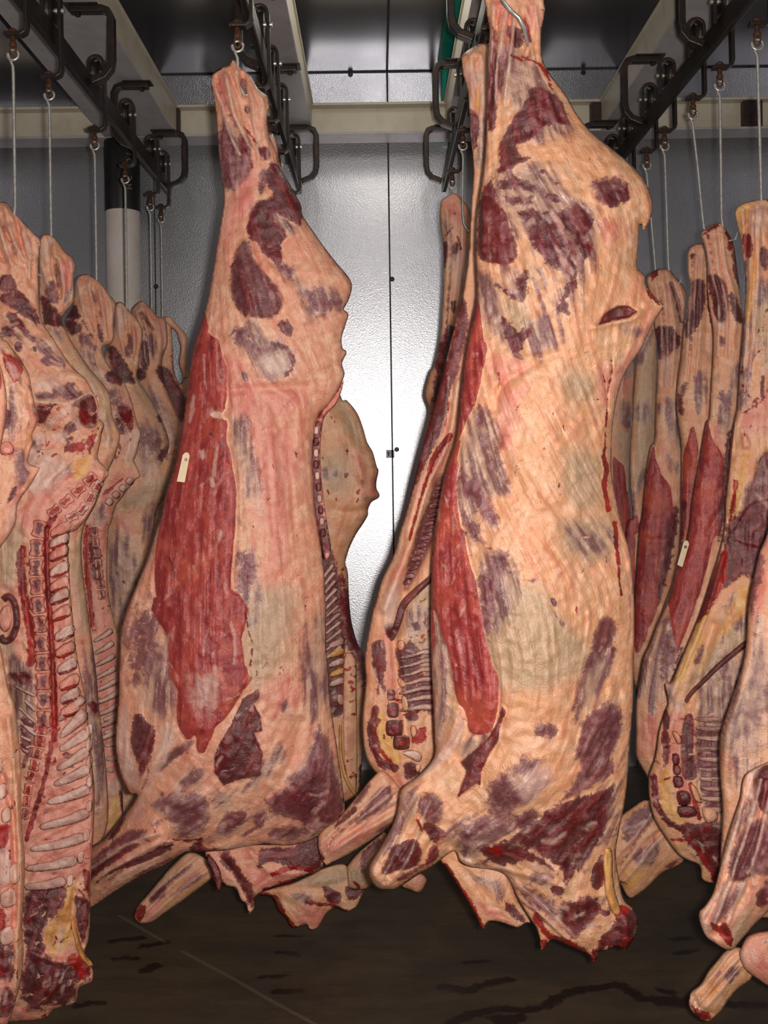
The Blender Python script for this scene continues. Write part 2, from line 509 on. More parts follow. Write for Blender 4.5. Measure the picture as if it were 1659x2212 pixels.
def flesh(name, parent, outline, d, Ls=60, fs=.8, bs=.55, res=5.0, layers=(), relief=(), nz=.003, warm=.5,
          dep=None, smooth=4, ang=0.0, base=None, label=None, nscale=70, flow=(), sin=()):
    """one closed body of tissue: outline measured in the photo, placed at depth d, rounded in front and behind"""
    SEED[0] += 7
    layers, relief = list(layers), list(relief)
    for q_ in sin:
        l_, r_ = sinew(*q_)
        layers += l_; relief += r_
    O = catmull(outline, smooth) if smooth > 1 else np.array(outline, float)
    x0, y0 = O.min(0) - res * 1.5
    x1, y1 = O.max(0) + res * 1.5
    gx, gy = np.arange(x0, x1 + res, res), np.arange(y0, y1 + res, res)
    X, Y = np.meshgrid(gx, gy)
    dist, cx, cy, ins = poly_dist(X, Y, O)
    sd = np.where(ins, dist, -dist)
    use = sd > -0.55 * res
    q = use[:-1, :-1] & use[1:, :-1] & use[1:, 1:] & use[:-1, 1:]
    q &= (sd[:-1, :-1] + sd[1:, :-1] + sd[1:, 1:] + sd[:-1, 1:]) > 0
    cnt = np.zeros(X.shape, int)
    cnt[:-1, :-1] += q; cnt[1:, :-1] += q; cnt[1:, 1:] += q; cnt[:-1, 1:] += q
    used = cnt > 0
    bnd = used & (cnt < 4)
    # inflation: screened Poisson
    mask = ins
    u = np.where(mask, np.minimum(sd, Ls) ** 2 * .7, 0)
    k = (res / Ls) ** 2
    mf = mask.astype(float)
    for it in range(int(min(700, 60 + 14 * Ls / res))):
        up = np.zeros_like(u)
        up[1:-1, 1:-1] = (u[:-2, 1:-1] + u[2:, 1:-1] + u[1:-1, :-2] + u[1:-1, 2:] + res * res) / (4 + k)
        u = up * mf
    h = np.sqrt(2 * np.maximum(u, 0))
    hm = h.max() + 1e-6
    h = hm * (h / hm) ** 1.28
    pm = d / F
    PX, PY = np.where(bnd, cx, X), np.where(bnd, cy, Y)
    add = np.zeros_like(X)
    # grain direction: along the outline near it, the guides elsewhere
    gy_, gx_ = np.gradient(sd)
    tx, ty = -gy_, gx_
    tt = np.arctan2(tx, -ty)
    wt = np.exp(-np.maximum(sd, 0) / 22.0) * .8
    w0 = .12
    c2 = wt * np.cos(2 * tt) + w0 * math.cos(2 * math.radians(ang))
    s2 = wt * np.sin(2 * tt) + w0 * math.sin(2 * math.radians(ang))
    for z_, p_, an_, rr_ in flow:
        fxp, fyp = pts(z_, p_)[0]
        w_ = np.exp(-((X - fxp) ** 2 + (Y - fyp) ** 2) / rr_ ** 2) * 1.2
        c2 += w_ * math.cos(2 * math.radians(an_)); s2 += w_ * math.sin(2 * math.radians(an_))
    st_ = max(4, int(26 / res))
    lic = smear(c2, s2, max(1.0, 7.5 / res), SEED[0] + 1, int(st_ * 1.8), res)
    lif = smear(c2, s2, 1, SEED[0] + 2, st_, res)
    at, rais = {}, {}
    for l in layers:
        p = np.array(l['p'])
        mg = 3 * l['s'] + (l['w'] or 0) + 20
        if p[:, 0].max() + mg < x0 or p[:, 0].min() - mg > x1: continue
        i0, i1 = np.searchsorted(gx, [p[:, 0].min() - mg, p[:, 0].max() + mg])
        j0, j1 = np.searchsorted(gy, [p[:, 1].min() - mg, p[:, 1].max() + mg])
        if i1 <= i0 or j1 <= j0: continue
        sl = (slice(j0, j1), slice(i0, i1))
        if l['w']:
            dd, _, _, _ = poly_dist(PX[sl], PY[sl], catmull(p, 3, False) if len(p) > 2 else p, False)
            s_ = l['w'] - dd
        else:
            dd, _, _, inn = poly_dist(PX[sl], PY[sl], catmull(p, 3) if l['s'] > 3 else p)
            s_ = np.where(inn, dd, -dd)
        v = np.clip(.5 + s_ / (2 * l['s']), 0, 1)
        a = at.setdefault(l['c'], np.zeros_like(X))
        a[sl] = np.maximum(a[sl], v)
        if l['h'] or l['g']:
            e_ = rais.setdefault((l['c'], l['h'], l['g']), np.full(X.shape, -1e3))
            e_[sl] = np.maximum(e_[sl], s_)
    for (_, h_, g_), e_ in rais.items():
        add += h_ * sstep(.5 + e_ / 8.0) - g_ * np.exp(-(e_ / 7.0) ** 2)
    for r_ in relief:
        if 'c' in r_:
            dx, dy = X - r_['c'][0], Y - r_['c'][1]
            c_, s_ = math.cos(r_['ang']), math.sin(r_['ang'])
            add += r_['a'] * np.exp(-((dx * c_ + dy * s_) / r_['rx']) ** 2 - ((-dx * s_ + dy * c_) / r_['ry']) ** 2)
        else:
            dd, _, _, _ = poly_dist(X, Y, catmull(r_['p'], 3, False) if len(r_['p']) > 2 else np.array(r_['p']), False)
            add += r_['a'] * np.exp(-(dd / r_['w']) ** 2)
    if nz:
        add += nz * .5 * (lic - .5)
        add += nz * 2 * (fbm(X, Y, nscale, SEED[0]) - .5) + nz * 1.0 * (vnoise(X, Y, 15, SEED[0] + 5) - .5)
    edge = np.clip(sd / (res * 3), 0, 1)
    add = add * edge
    D0 = np.full(X.shape, float(d)) if dep is None else dep(PX, PY)
    hf = np.where(bnd, 0, h * fs * pm + add)
    hb = np.where(bnd, 0, h * bs * pm)
    idx = -np.ones(X.shape, int)
    jj, ii = np.nonzero(used)
    idx[jj, ii] = np.arange(len(jj))
    Vf = PV(PX, PY, D0 - hf)[jj, ii]
    inner = used & ~bnd
    bj, bi = np.nonzero(inner)
    idb = idx.copy()
    idb[bj, bi] = len(jj) + np.arange(len(bj))
    Vb = PV(PX, PY, D0 + hb)[bj, bi]
    V = np.concatenate([Vf, Vb])
    qj, qi = np.nonzero(q)
    ff = np.stack([idx[qj, qi], idx[qj + 1, qi], idx[qj + 1, qi + 1], idx[qj, qi + 1]], 1)
    fb = np.stack([idb[qj, qi], idb[qj, qi + 1], idb[qj + 1, qi + 1], idb[qj + 1, qi]], 1)
    keep = (fb != ff[:, [0, 3, 2, 1]]).any(1)
    Fc = np.concatenate([ff, fb[keep]])
    me = bpy.data.meshes.new(name)
    me.from_pydata(V.tolist(), [], Fc.tolist())
    me.materials.append(MT)
    me.polygons.foreach_set('use_smooth', np.ones(len(me.polygons), bool))
    def put(nm, arr):
        full = np.concatenate([arr[jj, ii], arr[bj, bi]]).astype(np.float32)
        me.attributes.new(nm, 'FLOAT', 'POINT').data.foreach_set('value', full)
    for c_, a in at.items(): put(c_, a)
    if base:
        put(base, np.ones_like(X))
    put('warm', np.full(X.shape, warm))
    put('lic', lic); put('lif', lif)
    c_, s_ = math.cos(math.radians(ang)), math.sin(math.radians(ang))
    wx, wz = V[:, 0], V[:, 2]
    fibv = np.stack([wx * c_ + wz * s_, -wx * s_ + wz * c_, V[:, 1] * .5 + SEED[0] * .013], 1).astype(np.float32)
    me.attributes.new('fib', 'FLOAT_VECTOR', 'POINT').data.foreach_set('vector', fibv.ravel())
    me.update()
    o = link(name, me, parent)
    if label: o['label'] = label
    B = Flesh()
    B.obj = o
    Dfr = D0 - np.where(mask, hf, 0)
    def front(PX_, PY_):
        fx = np.clip((np.asarray(PX_, float) - gx[0]) / res, 0, len(gx) - 1.001)
        fy = np.clip((np.asarray(PY_, float) - gy[0]) / res, 0, len(gy) - 1.001)
        i, j = fx.astype(int), fy.astype(int)
        a, b = fx - i, fy - j
        return (Dfr[j, i] * (1 - a) + Dfr[j, i + 1] * a) * (1 - b) + (Dfr[j + 1, i] * (1 - a) + Dfr[j + 1, i + 1] * a) * b
    B.front = front
    return B

def strip_outline(path, w):
    """outline of a tapering strip around a centre line"""
    p = np.array(path, float)
    if not hasattr(w, '__len__'): w = [w] * len(p)
    l, r = [], []
    for i in range(len(p)):
        t = p[min(i + 1, len(p) - 1)] - p[max(i - 1, 0)]
        t = t / (np.hypot(*t) + 1e-9)
        nrm = np.array([-t[1], t[0]])
        l.append(p[i] + nrm * w[i]); r.append(p[i] - nrm * w[i])
    return [tuple(q) for q in l] + [tuple(q) for q in r[::-1]]

def on_body(name, parent, B, outline, cls, lift=.6, layers=(), warm=.4, sink=0.0, smooth=3, res=None, ang=0, label=None, Ls=None):
    """a bone, cord or flap lying on a cut face: follows the face of body B and stands proud of it"""
    o = np.array(outline)
    w = min(np.ptp(o[:, 0]), np.ptp(o[:, 1]))
    res = res or max(1.6, min(3.0, w / 7))
    return flesh(name, parent, outline, float(np.mean(B.front(o[:, 0], o[:, 1]))), Ls=Ls or max(6, w * .35), fs=lift, bs=.25, res=res,
                 layers=layers, nz=.0008, warm=warm, dep=lambda x, y: B.front(x, y) + sink, smooth=smooth, base=cls, ang=ang, label=label, nscale=14)
# ------------------------------------------------------------------ room shell
def struct(name, mb, mat, bevel=0):
    return tag(mb.build(name, mat, None, False, bevel), kind='structure')

X0, X1, Y0, YB, ZC = -3.0, 3.0, -1.6, 5.70, 3.84
def slab(x0, x1, y0, y1, z0, z1):
    m = MB(); m.box(x0, x1, y0, y1, z0, z1); return m
struct('wall_back', slab(X0, X1, YB, YB + .1, 0, ZC), M_wall)
struct('wall_left', slab(X0 - .1, X0, Y0, YB + .1, 0, ZC), M_wall)
struct('wall_right', slab(X1, X1 + .1, Y0, YB + .1, 0, ZC), M_wall)
struct('wall_front', slab(X0 - .1, X1 + .1, Y0 - .1, Y0, 0, ZC), M_wall)
struct('ceiling', slab(X0 - .1, X1 + .1, Y0 - .1, YB + .1, ZC, ZC + .1), M_ceil)
struct('trim_1', slab(X0, -1.66, 3.9, YB, 3.69, ZC), M_ceil)
s = MB(); s.box(.074, .083, YB - .003, YB + .01, 0, ZC)
s.box(-1.215, -1.208, YB - .003, YB + .01, 0, ZC)
s.box(1.40, 1.406, YB - .003, YB + .01, 0, ZC)
struct('trim_2', s, M_seam)
s = MB(); s.box(X0, X1, YB - .006, YB, ZC - .007, ZC)
s.box(.072, .084, 3.6, YB, ZC - .002, ZC)
struct('trim_3', s, M_seam)

def floor_material():
    m, nt, bs = new_mat('wet_concrete')
    N = NT(nt)
    p = N.pos()
    n1 = N.noise(N.vmul(p, (1, 1.6, 1)), 2.2, 6, .62, .5)
    n2 = N.noise(N.vmul(p, (.5, 2.2, 1)), 9, 6, .65, .6)
    n3 = N.noise(p, 90, 3, .6)
    c = N.mix(N.ramp(n1, .35, .7), rgb(66, 56, 45), rgb(88, 72, 54))
    c = N.mix(N.math('MULTIPLY', N.ramp(n2, .46, .7), .6), c, rgb(62, 52, 42))
    c = N.mix(N.math('MULTIPLY', N.ramp(n3, .60, .76), .3), c, rgb(120, 104, 84))
    st = N.math('ADD', N.attr('stain'), N.math('MULTIPLY', N.math('SUBTRACT', N.noise(p, 30, 6, .7), .5), 1.5))
    k = N.math('MULTIPLY', N.ramp(st, .44, .70), N.math('GREATER_THAN', N.attr('stain'), .01))
    c = N.mix(N.math('MULTIPLY', k, .85), c, rgb(34, 16, 12))
    sc = N.ramp(N.attr('scratch'), .55, .95)
    c = N.mix(N.math('MULTIPLY', sc, .38), c, rgb(140, 128, 112))
    N.val(bs.inputs['Base Color'], c)
    N.val(bs.inputs['Roughness'], N.math('SUBTRACT', N.math('ADD', .42, N.math('MULTIPLY', n2, .25)), N.math('MULTIPLY', k, .2)))
    bs.inputs['Specular IOR Level'].default_value = .3
    N.val(bs.inputs['Normal'], N.bump(N.math('ADD', n2, N.math('MULTIPLY', n3, .4)), .35, .006))
    return m

def on_floor(z, txt):
    out = []
    for px, py in pts(z, txt):
        x, y, zz = P(px, py, 1.0)
        d = EYE / (EYE - zz)
        out.append((x * d, d))
    return out
xs = np.concatenate([[-3.1, -2.4, -1.8], np.arange(-1.45, 1.75, .011), [2.2, 3.1]])
ys = np.concatenate([[-1.7, 0, 1.2, 2.0], np.arange(2.55, 4.2, .011), [4.6, 5.2, 5.8]])
GX, GY = np.meshgrid(xs, ys)
stain, scr = np.zeros(GX.shape), np.zeros(GX.shape)
for z, txt, w in [('m', '160,1060 250,1075 350,1060 440,1035 560,1010', .022), ('m', '200,1270 330,1220 480,1190 640,1195 760,1170 860,1110 950,1080 1100,1060 1230,1050 1330,1120 1420,1130 1620,1140', .024),
                  ('m', '480,1250 560,1255 600,1240', .03), ('n', '550,890 690,890', .012), ('n', '560,985 680,1000', .016), ('n', '450,1135 590,1125', .015), ('n', '550,1222 680,1216', .02), ('n', '1540,1195 1700,1220', .025),
                  ('c', '800,1610 1020,1590', .02), ('c', '1010,1655 1200,1620', .018), ('c', '830,1740 990,1735', .016), ('c', '1050,1820 1110,1800', .03), ('c', '560,2080 720,2060', .02),
                  ('t', '120,1550 260,1545', .02), ('t', '150,1660 300,1640', .018), ('t', '30,2040 240,2050', .03), ('t', '550,2060 864,2070', .022), ('t', '20,1950 120,1975', .02), ('m', '280,915 420,905', .014), ('m', '1520,770 1640,765', .014)]:
    q = on_floor(z, txt)
    dd = poly_dist(GX, GY, catmull(q, 3, False), False)[0]
    stain = np.maximum(stain, np.clip(.5 + (w - dd) / .05, 0, 1))
for z, txt in [('n', '-20,980 260,1130 520,1280 790,1425'), ('c', '860,1430 1190,1620')]:
    q = on_floor(z, txt)
    dd = poly_dist(GX, GY, np.array(q), False)[0]
    scr = np.maximum(scr, np.clip(1 - dd / .026, 0, 1))
ny_, nx_ = GX.shape
Vv = np.stack([GX.ravel(), GY.ravel(), np.zeros(GX.size)], 1)
iq = np.arange(GX.size).reshape(GX.shape)
Fq = np.stack([iq[:-1, :-1], iq[:-1, 1:], iq[1:, 1:], iq[1:, :-1]], -1).reshape(-1, 4)
fl = mesh_obj('floor', Vv.tolist(), Fq.tolist(), floor_material(), None, True)
fl.data.attributes.new('stain', 'FLOAT', 'POINT').data.foreach_set('value', stain.ravel().astype(np.float32))
fl.data.attributes.new('scratch', 'FLOAT', 'POINT').data.foreach_set('value', scr.ravel().astype(np.float32))
tag(fl, kind='structure')

# ------------------------------------------------------------------ beams
def long_beam(x0, x1, label):
    t = thing('steel_beam', ((x0 + x1) / 2, 0.4, 3.40), label, 'beam', 'long ceiling beams')
    m = MB(); m.box(x0 + .004, x1 - .004, .4, 5.382, 3.412, 3.555)
    m.build('web', M_beam, t, False, .004)
    m = MB(); m.box(x0, x1, .4, 5.384, 3.40, 3.412)
    m.build('bottom_flange', M_beamu, t, False, .003)
    m = MB(); m.box(x0 - .004, x1 + .004, .4, 5.384, 3.553, 3.566)
    m.build('top_flange', M_beam, t, False, .003)
    m = MB()
    for yy in (2.1, 3.62):
        m.box(x0 + .05, x0 + .11, yy, yy + .04, 3.566, 3.80)
        m.box(x0 + .03, x0 + .13, yy - .03, yy + .07, 3.80, ZC)
    m.build('hanger', M_beam, t)
    return t
long_beam(-1.40, -1.02, 'wide pale steel beam above the far left hanging rail')
long_beam(-.48, -.315, 'pale steel beam running back above the left centre side of beef')
long_beam(.37, .53, 'pale steel beam running back above the biggest side of beef, beside the turquoise duct')
long_beam(1.18, 1.40, 'pale steel beam above the far right hanging rail')
t = thing('cross_beam', (0, 5.46, 3.40), 'cream painted cross beam spanning in front of the back wall', 'beam')
m = MB(); m.box(-2.98, 2.98, 5.45, 5.468, 3.41, 3.555); m.build('web', M_beam, t)
m = MB(); m.box(-2.98, 2.98, 5.388, 5.545, 3.40, 3.412); m.build('bottom_flange', M_beamu, t, False, .003)
m = MB(); m.box(-2.98, 2.98, 5.388, 5.545, 3.553, 3.566); m.build('top_flange', M_beam, t, False, .003)
for x0, x1, lb in [(-1.085, -1.012, 'brown stained joint plate where the far left beam meets the cross beam'),
                   (1.135, 1.225, 'brown stained joint plate where the far right beam meets the cross beam'),
                   (1.93, 2.03, 'dark joint plate on the cross beam at the right edge of the picture')]:
    m = MB(); m.box(x0, x1, 5.40, 5.449, 3.413, 3.552)
    m.box(x0 + .01, x1 - .005, 5.392, 5.40, 3.44, 3.548)
    tag(m.build('joint_plate', M_gasket, None, False, .006), lb, 'plate', 'joint plates on the cross beam')

# ------------------------------------------------------------------ support pipe, duct, small wall fittings
t = thing('pipe_column', (-1.33, 5.47, 0), 'round white support pipe with a black upper sleeve under the left beam', 'pipe')
def ring(r): return [(r, 0)]
m = MB(); m.lathe([(.089, 0), (.089, 3.03)], (-1.33, 5.47, 0), 'Z', 40); m.build('white_pipe', M_white, t, True)
m = MB(); m.lathe([(.0905, 3.03), (.0925, 3.035), (.0925, 3.395), (.09, 3.40)], (-1.33, 5.47, 0), 'Z', 40)
sl = m.build('black_sleeve', M_black, t, True)
for ch, z in (('I', 3.315), ('O', 3.275), ('C', 3.19), ('H', 3.145)):
    fc = bpy.data.curves.new('lettering', 'FONT'); fc.body = ch; fc.size = .042; fc.extrude = .0008
    fc.align_x = 'CENTER'; fc.align_y = 'CENTER'
    fo = bpy.data.objects.new('tmp', fc)
    COL.objects.link(fo)
    dg = bpy.context.evaluated_depsgraph_get()
    me = bpy.data.meshes.new_from_object(fo.evaluated_get(dg))
    bpy.data.objects.remove(fo)
    me.transform(Matrix.Rotation(math.pi / 2, 4, 'Z'))        # lettering runs up the pipe
    # wrap round the sleeve
    for v in me.vertices:
        w = (v.co.x + .060) / .0925
        v.co = Vector((-1.33 + (.0927 + v.co.z) * math.sin(w), 5.47 - (.0927 + v.co.z) * math.cos(w), z + v.co.y))
    me.materials.append(M_letter)
    o = link('lettering', me, sl.parent)
    o['label'] = 'faded tan stencil letter'

m = MB(); m.box(.372, .455, 5.565, 5.685, 3.43, ZC); m.box(.350, .455, 4.3, 5.6, 3.80, ZC - .001)
tag(m.build('duct', M_teal, None, False, .004), 'turquoise duct dropping from the ceiling behind the cross beam', 'duct')

for px, py, lb in [(757, 161, 'black screw head just under the ceiling, left of the wall seam'), (1260, 157, 'black screw head just under the ceiling right of the biggest side of beef'),
                   (847, 603, 'black screw head on the wall seam in the bright upper part of the wall'), (857, 971, 'black screw head beside the small grey wall label'),
                   (337, 619, 'black screw head on the left wall seam beside the white pipe')]:
    c = P(px, py, YB)
    m = MB(); m.lathe([(.0105, -.006), (.0135, -.003), (.0135, .004)], c, 'Y', 16)
    tag(m.build('screw_head', M_screw, None, True), lb, 'screw', 'screw heads on the back wall')
t = thing('wall_label', P(843, 980, YB), 'small square grey label with an arrow on the bright back wall', 'label')
a, b = P(834, 972, YB), P(852, 989, YB)
m = MB(); m.box(a[0], b[0], YB - .003, YB, b[2], a[2]); m.build('label_plate', M_plate, t)
m = MB()
cx_, cz_ = P(839, 980, YB)[0], P(839, 980, YB)[2]
m.add([(cx_ - .0085, YB - .0036, cz_), (cx_ + .0085, YB - .0036, cz_), (cx_, YB - .0036, cz_ + .013), (cx_ - .003, YB - .0036, cz_), (cx_ + .003, YB - .0036, cz_), (cx_ + .003, YB - .0036, cz_ - .013), (cx_ - .003, YB - .0036, cz_ - .013)], [(0, 1, 2), (3, 6, 5, 4)])
m.add([(cx_ + .013, YB - .0036, cz_ + .006), (cx_ + .026, YB - .0036, cz_ + .003), (cx_ + .026, YB - .0036, cz_ + .001), (cx_ + .013, YB - .0036, cz_ + .004)], [(0, 1, 2, 3)])
m.build('arrow_mark', M_ink, t)

# ------------------------------------------------------------------ rails, brackets, trolleys, hooks
ZR = 3.12
RX = dict(farleft=-1.06, left=-.385, right=.36, farright=1.16)
for k, lb in (('farleft', 'dark steel hanging rail nearest the left edge of the picture'), ('left', 'dark steel hanging rail over the left centre side of beef'),
              ('right', 'dark steel hanging rail over the biggest side of beef'), ('farright', 'dark steel hanging rail nearest the right edge of the picture')):
    m = MB(); m.box(RX[k] - .011, RX[k] + .011, 1.2, 5.36, ZR - .037, ZR + .037)
    tag(m.build('overhead_rail', M_rail, None, False, .004), lb, 'rail', 'overhead hanging rails')

def bracket(rail, y, side, label):
    xr = RX[rail]
    q = [(xr - .06 * side, 3.386), (xr + .06 * side, 3.386), (xr + .082 * side, 3.378), (xr + .094 * side, 3.352), (xr + .094 * side, 3.20),
         (xr + .088 * side, 3.165), (xr + .066 * side, 3.138), (xr + .018 * side, 3.118)]
    t = thing('rail_bracket', (xr, y, 3.40), label, 'bracket', 'brackets holding the rails')
    m = MB(); m.strap(q, y, .042, .026); arm = m.build('bracket_arm', M_iron, t, False, .004)
    m = MB(); m.box(min(xr - .075 * side, xr + .05 * side), max(xr - .075 * side, xr + .05 * side), y - .035, y + .035, 3.394, 3.3995); m.build('mounting_plate', M_iron, t)
    m = MB(); m.lathe([(.011, 3.362), (.011, 3.374)], (xr - .03 * side, y, 0), 'Z', 6); m.build('bolt', M_iron, arm)
bracket('farleft', 5.30, 1, 'curved iron bracket at the far end of the far left rail')
bracket('farleft', 4.62, -1, 'curved iron bracket half way along the far left rail, under the wide beam')
bracket('farleft', 3.84, 1, 'dark bracket at the top edge of the picture on the far left rail')
bracket('left', 5.25, 1, 'curved iron bracket at the far end of the left centre rail')
bracket('left', 4.45, -1, 'blunt ended iron bracket among the trolleys above the left centre side of beef')
bracket('left', 3.72, -1, 'dark bracket at the top edge of the picture on the left centre rail')
bracket('right', 5.28, -1, 'stubby iron bracket against the cross beam behind the biggest side of beef')
bracket('right', 4.42, -1, 'curved iron bracket in front of the turquoise duct')
bracket('right', 3.50, -1, 'tall iron bracket loop at the top edge beside the biggest side of beef')
bracket('farright', 5.25, -1, 'iron bracket at the far end of the far right rail')
bracket('farright', 4.40, -1, 'squared iron bracket loop half way along the far right rail')
bracket('farright', 3.58, -1, 'iron bracket loop at the top edge of the picture on the far right rail')

def trolley(rail, y, label, swivel=True, plate_z=2.985):
    xr = RX[rail]
    t = thing('rail_trolley', (xr, y, ZR), label, 'trolley', 'roller trolleys on the overhead rails')
    a = [(xr - .028, 3.125), (xr - .028, 3.235)]
    for k in range(9):
        w = math.pi - math.pi * k / 8
        a.append((xr + .028 * math.cos(w), 3.238 + .028 * math.sin(w)))
    a += [(xr + .028, 3.235), (xr + .029, 3.10), (xr + .030, plate_z + .022), (xr + .026, plate_z + .008), (xr + .014, plate_z), (xr - .036, plate_z)]
    m = MB(); m.strap(a, y, .034, .011); m.build('strap', M_iron, t, False, .002)
    m = MB(); m.lathe([(.018, -.013), (.040, -.013), (.046, -.011), (.041, -.004), (.041, .004), (.046, .011), (.040, .013), (.018, .013)], (xr, y, 3.203), 'X', 24); ro = m.build('roller', M_iron, t, True)
    m = MB(); m.lathe([(.009, -.042), (.009, .042)], (xr, y, 3.203), 'X', 10); m.build('axle', M_rod, ro, True)
    if swivel:
        c = (xr - .012, y, 0)
        m = MB(); m.lathe([(.004, plate_z + .020), (.013, plate_z + .014), (.015, plate_z + .006), (.008, plate_z + .005), (.008, plate_z - .022), (.011, plate_z - .026), (.011, plate_z - .036), (.004, plate_z - .04)], c, 'Z', 14)
        pth = []
        for k in range(13):
            w = 2 * math.pi * k / 12
            pth.append((c[0] + .009 * math.sin(w), y, plate_z - .048 + .016 * math.cos(w)))
        m.tube(pth, .0035, 8)
        m.build('swivel', M_rust, t, True)
    return t

def hook(rail, y, z_low, label, dx=0.0, r=.0048, eye_z=2.925, tip=1):
    x = RX[rail] - .012
    t = thing('meat_hook', (x, y, eye_z), label, 'hook', 'steel hooks hanging from the trolleys')
    m = MB()
    pth = []
    for k in range(15):
        w = math.radians(118 - 316 * k / 14)
        pth.append((x + .0165 * math.cos(w), y + .003 * math.sin(w), eye_z + .0165 * math.sin(w)))
    m.tube(pth, .0038, 10); m.build('eye_ring', M_rod, t, True)
    m = MB()
    e = pth[-1]
    z1 = z_low
    path = [pth[-2], e, (x - .006, y, eye_z - .022), (x - .001, y, eye_z - .034), (x, y, eye_z - .055), (x + dx * .5, y, (eye_z + z1) / 2), (x + dx, y, z1 + .02),
            (x + dx + .004 * tip, y - .004, z1 - .03), (x + dx + .020 * tip, y - .010, z1 - .062), (x + dx + .040 * tip, y - .012, z1 - .058), (x + dx + .050 * tip, y - .010, z1 - .03)]
    m.tube(path, [.0038, .004, .0042, r, r, r, r, r, r, .0038, .0012], 10)
    m.build('shaft', M_rod, t, True)
    return t
def zpx(py, d): return EYE + (VY - py) / F * d
LEFTD = [(42, 447, 3.09, 'first'), (118, 548, 3.43, 'second'), (215, 612, 3.98, 'third'), (280, 700, 4.46, 'fourth'), (333, 672, 4.95, 'fifth'), (376, 722, 5.43, 'sixth')]
for px, py, d, nth in LEFTD:
    yy = min(d, 5.20)
    trolley('farleft', yy, nth + ' roller trolley from the left edge, on the far left rail')
    hook('farleft', yy, zpx(py, yy), nth + ' long steel hook from the left edge of the picture', tip=-1 if px < 300 else 1)
RIGHTD = [(1650, 480, 3.09, 'first', .006), (1567, 492, 3.43, 'second', 0), (1508, 485, 3.72, 'third', .028), (1447, 590, 4.09, 'fourth', .008), (1407, 600, 4.36, 'fifth', .03)]
for px, py, d, nth, dx in RIGHTD:
    trolley('farright', d, nth + ' roller trolley from the right edge, on the far right rail')
    hook('farright', d, zpx(py, d), nth + ' long steel hook from the right edge of the picture', dx)
for d, lb in ((4.74, 'roller trolley on the far right rail just behind the square bracket loop'), (5.04, 'rearmost roller trolley on the far right rail, half hidden by the biggest side of beef')):
    trolley('farright', d, lb)
hook('farright', 4.74, zpx(745, 4.74), 'steel hook hidden behind the torn hip of the biggest side of beef')
trolley('left', 3.05, 'nearest trolley on the left centre rail, carrying the left centre side of beef')
hook('left', 3.05, zpx(160, 3.05), 'short bright hook holding the left centre side of beef')
for d, lb in ((3.56, 'roller trolley right above the shank of the left centre side of beef'), (3.91, 'second trolley behind the left centre side of beef, below the blunt bracket'),
              (4.30, 'third trolley behind the left centre side of beef, in the dark cluster'), (4.95, 'rearmost trolley on the left centre rail inside the curved end bracket')):
    trolley('left', d, lb)
hook('left', 3.91, zpx(365, 3.91), 'steel hook of the half hidden side behind the left centre side of beef', 0)
hook('left', 4.30, zpx(400, 4.3), 'small steel hook hanging free behind the left centre side of beef', 0)
trolley('right', 2.60, 'trolley carrying the biggest side of beef at the top edge')
t = thing('meat_hook', P(1078, -64, 2.55), 'bright hook slanting across the top of the biggest side of beef', 'hook', 'steel hooks hanging from the trolleys')
m = MB(); m.tube([P(*q) for q in ((1078, -66, 2.56), (1080, -30, 2.53), (1086, 2, 2.505), (1102, 22, 2.495), (1121, 38, 2.495), (1133, 62, 2.51), (1139, 88, 2.54), (1140, 100, 2.57))], [.0052] * 7 + [.002], 10); m.build('shaft', M_rod, t, True)
m = MB(); c0 = P(1078, -80, 2.57); m.tube([(c0[0] + .0165 * math.cos(k * .45), c0[1], c0[2] + .0165 * math.sin(k * .45)) for k in range(15)], .0045, 10); m.build('eye_ring', M_rod, t, True)
trolley('right', 3.10, 'trolley behind the top of the biggest side of beef')
hook('right', 3.10, zpx(120, 3.1), 'hook hidden behind the shank of the biggest side of beef')
trolley('right', 3.70, 'round topped trolley beside the biggest side of beef, inside the tall bracket loop')
trolley('right', 4.05, 'trolley behind the pale knuckle of the narrow side, right rail')
hook('right', 4.05, zpx(470, 4.05), 'thin steel hook seen beside the narrow side of beef', -.005)
trolley('right', 4.62, 'rearmost trolley on the right centre rail above the small far side')
hook('right', 4.62, zpx(430, 4.62), 'steel hook holding the small far side by the wall seam')
# ------------------------------------------------------------------ sides of beef
def side_of_beef(label, px, py, d, group=None):
    return thing('beef_side', P(px, py, d), label, 'meat', group or 'sides of beef hanging from the rails')
def px_(txt): return pts('p', txt)

